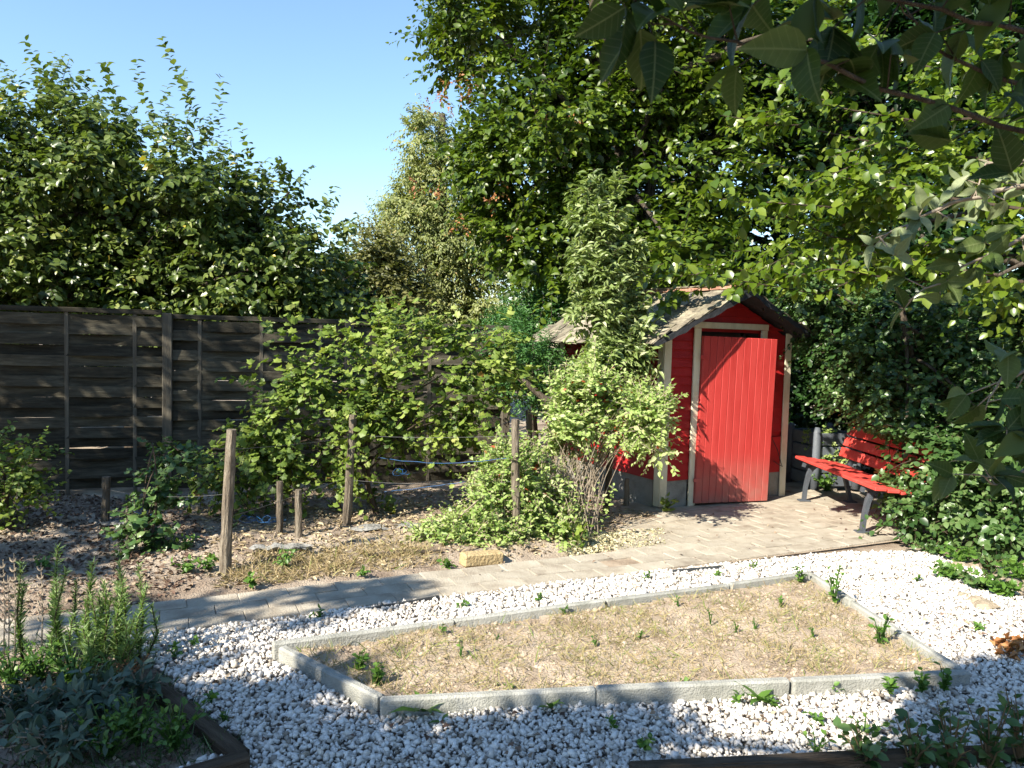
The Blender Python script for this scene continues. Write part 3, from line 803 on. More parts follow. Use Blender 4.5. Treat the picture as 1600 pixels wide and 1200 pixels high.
pH = stake(528, 797, 735, 10, 'short stake in the shade behind the tall leaning post', 531, group=VP)
pI = stake(228, 830, 786, 12, 'low grey stump wrapped in blue string and vine leaves', 229, name='stump', group=VP)
pJ = stake(978, 788, 748, 10, 'short pale stub post against the shed plinth under the shrub', 980, name='stub_post')
pK = stake(200, 850, 795, 7, 'thin grey stick beside the stump wrapped in leaves', 199, name='stick')
def wire(a, b_, sag, label, mat='wire', r=.0013, group='trellis wires', name='trellis_wire', wob=0):
    a, b_ = Vector(a), Vector(b_); c = (a+b_)/2; pts = []
    for i in range(17):
        t = i/16; p = a.lerp(b_, t); p.z -= sag*4*t*(1-t); p += Vector((random.uniform(-wob, wob), random.uniform(-wob, wob), random.uniform(-wob, wob))); pts.append(p-c)
    m = MB(); m.tube(pts, r, 5); o = m.build(name, mat); o.location = c
    return tag(o, label, 'string' if mat == 'blue' else 'wire', group)
def on(p, k): return p[0].lerp(p[1], k)
wire(on(pB, .82), on(pC, .87), .02, 'upper thin grey wire between the leaning post and the pale post')
wire(on(pB, .42), on(pC, .5), .03, 'lower thin grey wire between the leaning post and the pale post')
wire(on(pA, .86), on(pB, .8), .01, 'upper thin wire from the dark post to the leaning post')
wire(on(pA, .38), on(pB, .45), .01, 'lower thin wire from the dark post to the leaning post')
wire(on(pE, .75), on(pA, .55), .04, 'thin wire from the lone brown stake to the dark post')
wire(P(640, 690, 6.9), on(pD, .95), .05, 'topmost blue string running to the thinner pale post', 'blue', .0024, 'blue strings', 'blue_string', .004)
wire(P(590, 715, 6.7), on(pC, .7), .05, 'middle blue string stretched before the dark gap under the vine', 'blue', .0024, 'blue strings', 'blue_string', .004)
wire(P(600, 768, 6.7), P(775, 742, 6.5), .02, 'lowest blue string stretched above the ground under the vine', 'blue', .0026, 'blue strings', 'blue_string', .004)
def tangle(px, py, Y, w, label, loops=5):
    c = P(px, py, Y); m = MB(); pts = []
    for i in range(loops*9):
        t = i/(loops*9-1); a = t*loops*6.28
        pts.append(Vector(((t-.5)*w+.05*math.cos(a), .04*math.sin(a*1.3), .025*math.sin(a)+random.uniform(-.01, .01))))
    m.tube(pts, .0022, 4); o = m.build('string_tangle', 'blue'); o.location = c
    tag(o, label, 'string')
tangle(408, 812, 6.2, .3, 'tangle of blue string lying by the pair of short stakes')
tangle(626, 738, 6.6, .06, 'small knot of blue string hanging before the vine', 2)
tangle(230, 798, 5.95, .1, 'blue string wound round the low stump', 3)

# leaning boards and stick left of the shed
q = G(850, 700, .55); q = P(852, 700, 8.3)
lb = MB(); lb.box(-.06, .06, -.015, .015, 0, 1.05, .004); o = lb.build('leaning_board', 'greywood'); o.location = (q.x, q.y, 0); o.rotation_euler = (R(6), R(3.5), R(20))
tag(o, 'grey wooden board leaning upright left of the shed', 'board')
a, b_ = P(806, 588, 8.1), P(864, 632, 8.0)
m = MB(); d = b_-a; m.tube([Vector((0, 0, 0)), d*.3+Vector((0, 0, .01)), d*.7-Vector((0, 0, .008)), d], [.025, .03, .034, .036], 8, jit=.08); o = m.build('rail_pole', 'bark'); o.location = a
tag(o, 'dark slanting wooden pole left of the shed above the leaning board', 'pole')

# ================================================================== EDGINGS, STONES, CLOTH
def plank(name, a, b_, h, th, mat, label, cat_, z=-.04):
    d = b_-a; m = MB(); L_ = d.length; m.box(-L_/2, L_/2, -th/2, th/2, z, h, .006)
    m.v = [(x, y+random.uniform(-.004, .004), zz+random.uniform(-.004, .004)) for x, y, zz in m.v]
    o = m.build(name, mat); c = (a+b_)/2; o.location = (c.x, c.y, 0); o.rotation_euler = (0, 0, math.atan2(d.y, d.x)); tag(o, label, cat_); return o
plank('edging_board', G(212, 1030, .08), G(378, 1160, .08), .045, .07, 'edgewood', 'dark wooden edging board along the right side of the herb bed', 'edging')
plank('edging_board', G(388, 1163, .1), G(120, 1242, .1), .07, .06, 'edgewood', 'weathered edging board across the near end of the herb bed', 'edging')
plank('edging_board', G(985, 1196, .06), G(1420, 1176, .06), .065, .06, 'edgewood', 'brown edging board at the bottom right below the gravel', 'edging')
plank('edging_board', G(1424, 1175, .06), G(1720, 1160, .06), .06, .06, 'edgewood', 'edging board behind the nettles in the bottom right corner', 'edging')
plank('dark_strip', G(580, 951, .02), G(686, 932, .02), .03, .012, 'strip', 'dark narrow strip showing left of the gravel beside path', 'edging')  # thin dark strip laid along the path's gravel edge
plank('dark_strip', G(1050, 893, .02), G(1130, 885, .02), .03, .012, 'strip', 'dark narrow strip before the terrace in the gravel', 'edging')
m = MB(); m.box(-.16, .16, -.055, .055, -.02, .075, .012); o = m.build('loose_brick', 'brick'); o.location = G(752, 878); o.rotation_euler = (0, .05, R(28)); tag(o, 'yellowish loose brick lying at the path edge below the shrub', 'brick')
m = MB(); q0 = G(575, 872); q1 = G(690, 868); m.tube([Vector((0, 0, .02)), (q1-q0)*.5+Vector((0, 0, .035)), q1-q0+Vector((0, 0, .03))], [.018, .022, .016], 7, jit=.1); o = m.build('fallen_branch', 'bark'); o.location = q0; tag(o, 'dark fallen branch lying on the soil left of the brick', 'branch')
def cloth(px, py, w, d, label):
    c = G(px, py); n = 14; m = MB(); vs = []
    for j in range(n+1):
        for i in range(n+1):
            x, y = (i/n-.5)*w, (j/n-.5)*d
            e = .5+.25*math.sin(i*1.3+px)+.2*math.sin(j*1.9+py)
            edge = 1+.12*math.sin(j*2.2+px); vs.append((x*edge+.03*math.sin(j*1.7), y*(1+.2*math.sin(i*1.1)), .02+.035*e*random.uniform(.6, 1.2)))
    for j in range(n):
        for i in range(n): a = j*(n+1)+i; m.f.append((a, a+1, a+n+2, a+n+1))
    m.v = vs; o = m.build('weed_fleece', 'fleece', None, True); o.location = c; o.rotation_euler = (0, 0, R(15)); tag(o, label, 'cloth', 'scraps of grey weed fleece on the soil')
cloth(395, 815, .5, .22, 'crumpled grey weed fleece scrap by the pair of short stakes')
cloth(182, 822, .22, .18, 'small pale fleece scrap beside the lone brown stake')
cloth(640, 828, .9, .16, 'long pale fleece strip on the soil before the dark gap under the vine')
cloth(440, 862, .4, .14, 'flat grey fleece scrap between the dark post and the short stakes')

# ================================================================== LITTER, STRAW, GRASS (uncountable)
def flat_scatter(px_poly, n, tm, size, mat, name, label, cat_, zoff=.004, tilt=.5):
    poly = [G(*p) for p in px_poly]; pa = np.array([(p.x, p.y) for p in poly]); lo, hi = pa.min(0), pa.max(0)
    X = rng.uniform(lo[0], hi[0], n*4); Y = rng.uniform(lo[1], hi[1], n*4); k = inpoly(X, Y, pa); X, Y = X[k][:n], Y[k][:n]; k = len(X)
    Z = np.maximum(soil_z(X, Y), -.02)+zoff+rng.uniform(0, .012, k)
    D = np.stack([rng.normal(size=k), rng.normal(size=k), rng.normal(size=k)*tilt*.4], -1); N = np.stack([rng.normal(size=k)*tilt, rng.normal(size=k)*tilt, np.ones(k)], -1)
    me = leaf_mesh(name, tm, np.stack([X, Y, Z], -1), D, N, size*rng.uniform(.5, 1.2, k), rng.random(k), mat)
    return tag(link(name, me), label, cat_, kind='stuff')
LEFT = [(-60, 960), (200, 950), (310, 915), (330, 850), (280, 790), (60, 770), (-80, 790)]
flat_scatter(LEFT, 3600, T_simple(.35, .15, .2), .042, 'litter', 'leaf_litter', 'brown dead leaves strewn on the soil at the left', 'leaves')
MID = [(330, 920), (690, 880), (1030, 850), (1020, 800), (880, 770), (500, 765), (300, 780)]
flat_scatter(MID, 6000, T_simple(.16, .08, .15), .06, 'straw', 'dry_straw', 'dry straw and plant debris on the soil between the posts', 'straw')
flat_scatter([(880, 868), (1040, 850), (1035, 825), (900, 835)], 2600, T_simple(.35, .12, .15), .03, 'palechips', 'chaff', 'pale shredded chaff heaped at the terrace edge under the shrub', 'chaff', .012)
flat_scatter([(430, 925), (1440, 850), (1290, 780), (1090, 800), (250, 960)], 120, T_simple(.35, .15, .2), .028, 'litter', 'fallen_leaves', 'few fallen leaves scattered on the paving', 'leaves', .03)
flat_scatter([(240, 1010), (1600, 960), (1600, 1200), (420, 1200)], 330, T_simple(.35, .15, .2), .035, 'litter', 'blown_leaves', 'few dry leaves scattered over the white gravel', 'leaves', .035)
flat_scatter([(1545, 1010), (1640, 1000), (1640, 1035), (1570, 1035)], 120, T_simple(.2, .2, .2), .07, 'seed', 'rusty_leaf_heap', 'small heap of rusty brown leaves on gravel at the right edge', 'leaves', .04, .9)
def blades(poly, n, hmin, hmax, tones, mat, name, label, cat_, zb, wd=.03, clump=.0, lean=.5):
    pa = np.array([(p[0], p[1]) for p in poly]); lo, hi = pa.min(0), pa.max(0)
    X = rng.uniform(lo[0], hi[0], n*4); Y = rng.uniform(lo[1], hi[1], n*4)
    k = inpoly(X, Y, pa) & (vnoise(X, Y, 5, 12)*.6+vnoise(X, Y, 17, 13)*.4+clump > rng.random(n*4)*.9); X, Y = X[k][:n], Y[k][:n]; k = len(X)
    D = np.stack([rng.normal(size=k)*lean, rng.normal(size=k)*lean, np.full(k, .8)], -1); N = np.stack([rng.normal(size=k), rng.normal(size=k), np.full(k, .4)], -1)
    Zb = zb(X, Y) if callable(zb) else np.full(k, zb)
    me = leaf_mesh(name, T_blade(wd, .3), np.stack([X, Y, Zb], -1), D, N, rng.uniform(hmin, hmax, k), np.clip(rng.normal(tones, .28, k), 0, 1), mat)
    return tag(link(name, me), label, cat_, kind='stuff')
inner = [(cx+(p.x-cx)*.965, cy+(p.y-cy)*.94) for p in BED]
blades(inner, 10000, .025, .075, .5, 'drygrass', 'dry_grass', 'thin dry grass and straw growing on the sandy bed', 'grass', lambda X, Y: .012+.03*vnoise(X, Y, 2.5, 5)+.022*vnoise(X, Y, 11, 6), .028, -.12, 1.0)
blades([G(*p) for p in ((340, 915), (560, 895), (700, 880), (640, 850), (400, 870))], 2600, .04, .12, .3, 'drygrass', 'straw_grass', 'withered brown grass along the upper path edge', 'grass', soil_z, .03, 0, 1.0)

# ================================================================== TREES AND SHRUBS
def tree(name, label, cat_, base, ells, nclump, cr, twigs, tl, nl, ls, tm, mat, trunk_h, trad, limbs=10, lrad=.05, single=0, smooth=False, up=.15, droop=.15, hang=.2, facing=.35, shell=.45, twigs_geo=0, extra=None, group=None, trunk_top=None, out=.5, near=None, twigmat='bark', jit=.5, keep=None):
    root = thing(name, label, cat_, base, 0, group)
    cc, cr_, co = clumps(ells, nclump, cr, shell)
    F, tw = sprays(cc, cr_, co, twigs, tl, nl, ls, up, droop, hang, out, facing, jit)
    if extra is not None: F = cat(F, extra)
    if keep is not None:
        F = pick(F, keep(F[0]))
        kk = keep(tw[0]) & keep(tw[1]); tw = (tw[0][kk], tw[1][kk])
    F = pick(F, F[0][:, 2] > .02)
    b0 = Vector(base); tt = Vector(trunk_top) if trunk_top else Vector((np.average([e[0][0] for e in ells]), np.average([e[0][1] for e in ells]), trunk_h))
    tr = [b0-Vector((0, 0, .2))]+bez(b0, tt, (random.uniform(-.15, .15), random.uniform(-.1, .1), 0), 6)
    sel = rng.choice(len(cc), min(limbs, len(cc)), replace=False)
    wood(root, tr, trad, [tuple(cc[i]) for i in sel], lrad, twigmat, tw if twigs_geo else None, every=max(1, twigs_geo))
    foliage(root, F, tm, mat, single=single, smooth=smooth, near=near)
    return root
SIMPLE, OV = T_simple(), T_ovate(.33, .1, .18)
random.seed(31)
# the orchard tree behind the fence, left, with its long shoots
YT = 9.6
LT = [E(60, 270, YT, 150, 130, 1.1), E(190, 270, YT, 150, 110, 1.1), E(300, 330, YT, 130, 110, 1.1), E(400, 370, YT, 100, 100, .9), E(475, 420, YT, 75, 70, .8), E(80, 420, YT, 190, 100, 1.2), E(300, 450, YT, 180, 70, 1.1), E(-120, 300, YT, 150, 200, 1.2), E(60, 500, YT, 180, 60, .8), E(260, 500, YT, 160, 60, .8), E(430, 490, YT, 130, 50, .8)]
sh_ = []
for (x0, y0, x1, y1) in ((110, 190, 40, 62), (130, 200, 95, 92), (190, 180, 165, 95), (240, 190, 212, 92), (310, 190, 252, 58), (330, 230, 285, 110), (350, 260, 345, 118), (60, 200, 70, 110), (400, 290, 375, 195), (450, 330, 440, 255), (480, 370, 520, 290), (515, 400, 550, 345), (20, 220, -10, 130), (150, 190, 130, 110), (270, 220, 262, 130)):
    a, b_ = P(x0, y0, YT+random.uniform(-.5, .3)), P(x1, y1, YT+random.uniform(-.5, .3)); sh_.append([a, (a+b_)/2+Vector((random.uniform(-.08, .08), 0, .05)), b_])
ex = shoots(sh_, .03, .11, hang=.25)
tree('orchard_tree', 'broad dark green fruit tree with long shoots rising behind the fence', 'tree', P(210, 700, YT)*1.0-Vector((0, 0, P(210, 700, YT).z)), LT, 430, .4, 12, .42, 10, .115, OV, 'orchard', 3.2, .14, 16, .05, single=0, up=.25, hang=.45, facing=.35, extra=ex, twigs_geo=3)
# big maple behind the shed
YM = 11.8
MT = [E(745, 60, YM, 90, 60, 1.2, .55), E(800, 20, YM, 120, 70, 1.3, .7), E(715, 0, YM, 65, 45, 1, .5), E(820, 270, YM, 80, 90, 1.2), E(815, 370, YM, 70, 70, 1), E(900, 200, YM-.5, 130, 130, 1.5), E(980, 60, YM, 160, 130, 1.6), E(1050, 250, YM-.6, 150, 150, 1.5, .4), E(900, 370, YM-.8, 110, 100, 1.2), E(1100, 380, YM-.8, 120, 90, 1.1, .4), E(1180, 120, YM, 160, 150, 1.6, .4), E(770, 225, YM, 50, 50, .9), E(1050, 415, 9.0, 70, 32, .5), E(1010, 440, 9.4, 50, 40, .5), E(1110, 430, 8.6, 45, 18, .3)]
tree('maple_tree', 'tall bright green broadleaf tree leaning over the shed roof with orange seeds', 'tree', (2.6, 12.4, 0), MT, 400, .5, 12, .5, 10, .135, OV, 'maple', 6.5, .26, 26, .07, up=.1, hang=.25, facing=.4, twigs_geo=4)
sc = [P(*q) for q in ((700, 130, YM-1), (725, 135, YM-1), (690, 150, YM-1), (675, 165, YM-1), (735, 150, YM-1), (845, 180, YM-1.6), (700, 165, YM-1), (680, 300, YM-1), (650, 285, YM-1), (770, 315, YM-1), (810, 370, YM-1), (720, 350, YM-1), (900, 190, YM-2), (780, 290, YM-1))]
cc = np.array([tuple(s) for s in sc]); Fs, _ = sprays(cc, np.full(len(cc), .12), np.zeros((len(cc), 3)), 5, .15, 6, .06, hang=.6)
o = bpy.data.objects['maple_tree']; foliage(o, Fs, SIMPLE, 'seed', 'seed_clusters', kind='stuff')
# dark trees closing the right background
YD = 13
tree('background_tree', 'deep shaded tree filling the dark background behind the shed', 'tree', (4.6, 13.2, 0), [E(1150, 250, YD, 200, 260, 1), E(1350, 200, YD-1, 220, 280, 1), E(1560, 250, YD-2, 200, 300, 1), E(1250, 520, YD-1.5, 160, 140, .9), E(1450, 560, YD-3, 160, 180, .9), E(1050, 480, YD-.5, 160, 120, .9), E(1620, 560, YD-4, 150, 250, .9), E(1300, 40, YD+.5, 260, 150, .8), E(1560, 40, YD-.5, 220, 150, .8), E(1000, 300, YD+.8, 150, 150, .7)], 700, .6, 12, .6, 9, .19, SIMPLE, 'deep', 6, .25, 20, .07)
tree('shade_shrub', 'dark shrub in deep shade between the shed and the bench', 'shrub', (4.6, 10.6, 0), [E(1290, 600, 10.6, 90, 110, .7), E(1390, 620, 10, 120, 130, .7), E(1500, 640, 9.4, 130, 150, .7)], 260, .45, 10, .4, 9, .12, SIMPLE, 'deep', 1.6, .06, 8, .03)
# pale far tree
YW = 17
tree('willow_tree', 'pale olive green drooping tree standing far behind the vine', 'tree', (-1.6, 17.5, 0), [E(662, 215, YW, 38, 45, .7), E(690, 285, YW, 62, 60, .9), E(655, 350, YW, 62, 60, .9), E(730, 380, YW, 90, 80, 1), E(660, 440, YW, 75, 70, 1), E(760, 460, YW, 90, 80, 1), E(640, 320, YW, 40, 40, .7), E(700, 520, YW, 100, 70, 1)], 430, .36, 12, .45, 10, .13, T_simple(.2, .1, .15), 'willow', 6.5, .2, 16, .05, hang=.7, droop=.4, facing=.8)
tree('far_shrub', 'olive brown shrub beyond the fence end at the foot of the sky', 'shrub', (-3.2, 14, 0), [E(575, 420, 14, 55, 55, .7), E(545, 480, 13.5, 60, 60, .7), E(610, 470, 14, 60, 70, .7)], 170, .35, 10, .4, 9, .12, SIMPLE, 'olive', 2.4, .07, 8, .03)
tree('twiggy_tree', 'thin twiggy far tree peeping left of the pale tree', 'tree', (-3.3, 19, 0), [E(598, 355, 19, 28, 22, .5), E(615, 400, 19, 35, 30, .5)], 34, .4, 8, .5, 6, .07, SIMPLE, 'olive', 4.2, .1, 10, .03, twigs_geo=1, shell=.2)
tree('feathery_shrub', 'fresh green feathery shrub behind the shed roof eave', 'shrub', (.4, 10.6, 0), [E(840, 500, 10.7, 60, 40, .5), E(795, 555, 8.45, 45, 50, .25), E(850, 580, 8.7, 40, 45, .25), E(815, 610, 8.4, 45, 35, .2), E(800, 540, 10.5, 60, 60, .5), E(860, 560, 10.8, 60, 60, .4), E(870, 490, 10.8, 40, 40, .4)], 300, .18, 12, .26, 12, .05, T_simple(.25, .1, .1), 'fern', 1.6, .05, 8, .02, up=.1)
# column apple before the shed
YC = 7.35; q = P(950, 700, YC)
tree('column_apple_tree', 'slim columnar apple tree with curled leaves before the shed eaves', 'tree', (q.x, q.y, 0), [E(915, 330, YC, 18, 28, .12), E(935, 390, YC, 36, 60, .22), E(938, 460, YC, 34, 60, .22), E(955, 535, YC, 38, 50, .22), E(965, 420, YC, 22, 60, .18), E(912, 470, YC, 14, 40, .12), E(975, 560, YC, 30, 30, .2), E(960, 310, YC, 12, 20, .1), E(990, 500, YC+.2, 25, 40, .2)], 125, .09, 9, .2, 8, .11, T_ovate(.2, .14, .5), 'column', 2.5, .035, 10, .012, single=250, up=.75, droop=.05, hang=-.05, twigs_geo=2)
# the pale arching shrub in front of the shed's side
YS = 7.0; q = P(900, 760, YS)
SH = [E(945, 615, YS, 60, 40, .35), E(915, 640, YS, 50, 50, .35), E(975, 655, YS, 55, 35, .35), E(890, 665, YS, 30, 45, .3), E(1018, 650, 6.65, 28, 28, .2), E(1026, 690, 6.6, 22, 24, .15), E(880, 620, YS, 20, 40, .25), E(950, 585, YS, 40, 18, .25), E(1005, 690, YS, 30, 12, .2)]
tree('arching_shrub', 'pale yellow green arching shrub with bare brown stems before the shed', 'shrub', (q.x, q.y, 0), SH, 125, .1, 10, .22, 10, .06, T_ovate(.3, .1, .2), 'shrub', 1.0, .02, 14, .01, single=200, up=.4, droop=.1, hang=.1, twigs_geo=1, twigmat='greytwig')
m = MB(); random.seed(77); b0 = Vector((q.x, q.y, 0))
for k in range(110):
    a = G(random.uniform(835, 935), random.uniform(815, 850))-b0; f_ = random.random()
    t = P(835+f_*150+random.uniform(-25, 25), random.uniform(660, 730)-30*f_, YS+random.uniform(-.3, .2))-b0
    m.tube(bez(a, t, (-.2*(t.x-a.x)+random.uniform(-.09, .09), random.uniform(-.1, .1), random.uniform(0, .16)), 6), [.0036, .0033, .003, .0028, .0024, .002, .0012], 4, cap=False)
o = m.build('stems', 'greytwig', bpy.data.objects['arching_shrub']); o['kind'] = 'stuff'
ln = []
for k in range(26):
    a = G(random.uniform(840, 935), random.uniform(820, 848)); ln.append([a, a+Vector((random.uniform(-.08, .1), 0, .2)), a+Vector((random.uniform(-.15, .2), random.uniform(-.1, .05), random.uniform(.3, .5)))])
foliage(bpy.data.objects['arching_shrub'], shoots(ln, .035, .05), T_ovate(.32, .1, .2), 'shrub', 'low_shoots', kind='stuff')
q = P(770, 840, 6.4)
tree('bright_shrub', 'low bright green shrub sprawling round the foot of the pale post', 'shrub', (q.x, q.y, 0), [E(775, 790, 6.4, 60, 45, .3), E(720, 835, 6.2, 60, 30, .25), E(800, 740, 6.5, 50, 40, .3), E(690, 850, 6.1, 40, 22, .2), E(845, 770, 6.6, 28, 30, .2), E(760, 840, 6.2, 70, 25, .25), E(860, 830, 6.3, 50, 30, .25)], 170, .12, 9, .2, 9, .05, T_ovate(.32, .1, .2), 'shrub', .5, .015, 14, .008, single=150, up=.35, hang=.1, twigs_geo=1, twigmat='greytwig')
# the vine on its wires
YV = 6.95; q = P(590, 790, YV)
VT = [E(620, 620, YV, 90, 80, .35), E(540, 640, YV, 80, 80, .35), E(700, 590, YV, 90, 70, .35), E(460, 665, YV, 70, 60, .3), E(400, 700, YV-.1, 60, 50, .3), E(620, 530, YV+.2, 70, 40, .3), E(720, 545, YV+.2, 70, 40, .3), E(350, 735, YV-.2, 45, 30, .25), E(480, 600, YV, 40, 45, .2), E(520, 730, YV-.1, 40, 30, .2), E(690, 660, YV+.1, 60, 35, .3), E(760, 580, YV+.2, 40, 50, .25), E(580, 500, YV+.3, 40, 25, .2), E(440, 735, YV-.1, 40, 35, .2), E(600, 745, YV-.1, 18, 25, .12)]
vl = []
for pts in (((490, 620), (470, 570), (495, 510)), ((430, 660), (400, 590), (335, 590)), ((480, 590), (420, 560), (380, 572)), ((470, 580), (460, 540), (450, 545)), ((610, 510), (600, 480), (590, 465)), ((350, 740), (320, 740), (300, 755)), ((330, 700), (280, 690), (240, 700)), ((640, 520), (690, 490), (720, 480)), ((770, 560), (800, 580), (800, 620))):
    vl.append([P(x, y, YV-.15+.03*i) for i, (x, y) in enumerate(pts)])
for k in range(70):
    x, y = random.uniform(400, 770), random.uniform(520, 680); a = P(x, y, YV+random.uniform(-.25, .25)); dx, dz = random.uniform(-.35, .3), random.uniform(.05, .45)
    if y > 640-abs(x-600)*.05 and dz < .15: continue
    vl.append([a, a+Vector((dx*.6, random.uniform(-.2, .1), dz*.9)), a+Vector((dx*1.2, random.uniform(-.25, .1), dz))])
tree('grape_vine', 'sprawling yellow green grape vine on the wires before the dark fence', 'vine', (q.x, q.y, 0), VT, 68, .11, 9, .36, 8, .085, T_lobed(5, .25, .95), 'vine', 1.2, .03, 16, .012, single=300, up=.05, droop=.3, hang=.45, extra=shoots(vl, .045, .075, hang=.5), twigs_geo=1, twigmat='twig', facing=.5)
q = G(232, 860)
tree('young_vine', 'young shaded vine climbing the low stump beside the path', 'vine', (q.x, q.y, 0), [E(230, 830, q.y, 32, 35, .15), E(240, 770, q.y+.2, 25, 35, .15), E(270, 720, q.y+.3, 35, 18, .12), E(210, 850, q.y, 30, 20, .12)], 26, .08, 5, .18, 6, .075, T_lobed(5, .25, .95), 'ivy', .8, .012, 6, .006, single=150, hang=.4, twigs_geo=1, twigmat='twig')
q = G(20, 830)
tree('yellowed_bush', 'small yellow green bush at the left frame edge before the fence', 'shrub', (q.x, q.y, 0), [E(20, 760, q.y, 45, 45, .3), E(-30, 740, q.y, 50, 55, .3), E(50, 720, q.y, 25, 30, .2), E(-10, 800, q.y, 60, 25, .25)], 40, .12, 8, .25, 8, .06, OV, 'vine', .6, .02, 8, .01, single=120, up=.5, twigs_geo=2, twigmat='twig')
# low plants under the vine
def low_plant(name, px, py, h, r, label, mat='weed', n=40, ls=.06, tm=None, group=None, spread=.8, single=40, cat_='plant', z0=None):
    b0 = G(px, py) if z0 is None else G(px, py, z0); root = thing(name, label, cat_, b0, 0, group)
    k = max(3, n//7); D = []; lines = []
    for i in range(k):
        a = random.uniform(0, 6.28); rr = r*random.uniform(.2, 1); t = Vector((math.cos(a)*rr, math.sin(a)*rr, h*random.uniform(.5, 1.05)))
        lines.append([b0, b0+t*.5+Vector((0, 0, h*.12)), b0+t])
    F = shoots(lines, max(.012, h*1.2*k/n), ls, hang=.0, jit=.4)
    m = MB()
    for l in lines: m.tube([p-b0 for p in l], [.004, .003, .0015], 4, cap=False)
    m.build('stem', mat if mat in ('weed',) else 'drystem', root).data.attributes.new('v', 'FLOAT', 'FACE')
    foliage(root, F, tm or OV, mat, name='foliage', single=single)
    return root
random.seed(12)
for i, (px, py, h, r) in enumerate(((610, 805, .16, .14), (870, 850, .22, .12), (900, 855, .18, .14), (1040, 800, .2, .12), (720, 815, .18, .15), (585, 790, .2, .16), (760, 800, .2, .15))):
    low_plant('leafy_seedling', px, py, h, r, ['lobed leafy seedling under the vine left of the fleece strip', 'broad leaved seedling at the foot of the arching shrub', 'light green seedling right of the foot of the arching shrub', 'pale seedling at the front corner of the shed', 'leafy seedling right of the fleece strip under the vine', 'leafy seedling in shade under the vine near the shaded stake', 'leafy seedling in the dark gap beside the bright shrub'][i], 'vine', 26, .075, T_lobed(5, .25, .95), 'seedlings under the vine', single=30)

# lime green tree reaching in from the right
YL = 5.4
LL = []
for pts in (((1620, 330), (1420, 300), (1290, 270), (1150, 250)), ((1620, 260), (1400, 230), (1260, 200), (1125, 180)), ((1600, 400), (1420, 390), (1300, 370), (1210, 330)), ((1600, 180), (1440, 190), (1320, 170), (1200, 120)), ((1600, 440), (1420, 440), (1300, 420), (1190, 440)), ((1600, 300), (1380, 330), (1250, 320), (1120, 310)), ((1560, 430), (1400, 410), (1280, 460), (1110, 430)), ((1620, 100), (1480, 110), (1380, 90), (1290, 40)), ((1330, 380), (1230, 410), (1140, 430), (1050, 470)), ((1300, 400), (1200, 420), (1110, 425), (1010, 440))):
    LL.append([P(x, y, (YL+random.uniform(-.5, .5)+.25*i) if pts[-1][1] < 439 or pts[-1][0] > 1100 else 7.2+.25*i) for i, (x, y) in enumerate(pts)])
side_l = []
for l in LL:
    for k in range(6):
        t = random.uniform(.15, 1)*(len(l)-1); i = min(int(t), len(l)-2); s = l[i].lerp(l[i+1], t-i); side_l.append([s, s+Vector((random.uniform(-.3, .05), random.uniform(-.25, .25), random.uniform(-.05, .12))), s+Vector((random.uniform(-.55, -.1), random.uniform(-.4, .4), random.uniform(-.2, .15)))])
root = thing('mulberry_tree', 'lime green glossy leaved tree reaching over the shed from the right', 'tree', (5.6, 6.2, 0))
F1 = shoots(LL+side_l, .028, .095, hang=.3, jit=.45, face=.5)
cc, cr_, co = clumps([E(1450, 330, YL+.4, 160, 110, .6), E(1340, 360, YL+.8, 110, 80, .5), E(1300, 300, YL+1.2, 130, 90, .5), E(1500, 160, YL+.6, 120, 90, .5), E(1620, 300, YL, 120, 200, .7)], 70, .18, .5)
F2, tw = sprays(cc, cr_, co, 8, .3, 8, .085, 0, .2, .3, .4, .5)
wood(root, [Vector((5.6, 6.2, -.2)), Vector((5.6, 6.2, 1)), Vector((5.4, 6.1, 2.2)), Vector((5.1, 6, 3.6))], .13, [tuple(l[0]) for l in LL], .04, low=.4)
m = MB(); b0 = Vector(root.location)
for l in LL: m.tube([p-b0 for p in l], [.013, .009, .006, .003], 5)
for l in side_l: m.tube([p-b0 for p in l], [.005, .004, .002], 3, cap=False)
m.build('branches', 'twig', root)
foliage(root, cat(F1, F2), T_ovate(.38, .12, .22), 'lime', single=300, smooth=False)
# honeysuckle and ivy mass over the bench
YH = 6.7
HS = [E(1330, 500, 8.2, 60, 45, .4), E(1400, 540, 7.8, 90, 70, .5), E(1340, 600, 8.0, 45, 45, .35), E(1450, 620, 7.2, 90, 80, .5), E(1400, 680, 7.2, 40, 30, .2), E(1480, 720, 6.7, 80, 70, .45), E(1520, 800, 6.4, 70, 60, .45), E(1400, 720, 6.95, 45, 28, .15), E(1550, 560, 7, 100, 120, .6), E(1570, 720, 6.4, 80, 120, .5), E(1350, 545, 8.2, 60, 60, .3), E(1440, 790, 6.6, 45, 40, .25), E(1290, 470, 8.6, 40, 30, .25), E(1262, 462, 8.15, 30, 22, .2), E(1285, 505, 8.4, 30, 30, .2), E(1385, 745, 6.75, 30, 25, .12)]
def keepclear(Pn):
    px, py, z, ok = in_frame(Pn, 500)
    a = (px > 1235) & (px < 1372) & (py > 672) & (py < 800)
    b = (px > 1300) & (px < 1450) & (py > 668+(px-1320)*.2) & (py < 728+(px-1320)*.16) & (rng.random(len(px)) < .86)
    return ~(a | b) | (z > 9.3)
tree('honeysuckle_bush', 'dense glossy dark green climbing bush spilling over the bench', 'shrub', (4.35, 7.4, 0), HS, 380, .2, 9, .28, 10, .075, T_ovate(.38, .1, .18), 'ivy', 2.2, .07, 16, .02, single=300, hang=.35, droop=.35, facing=.35, twigs_geo=2, keep=keepclear)
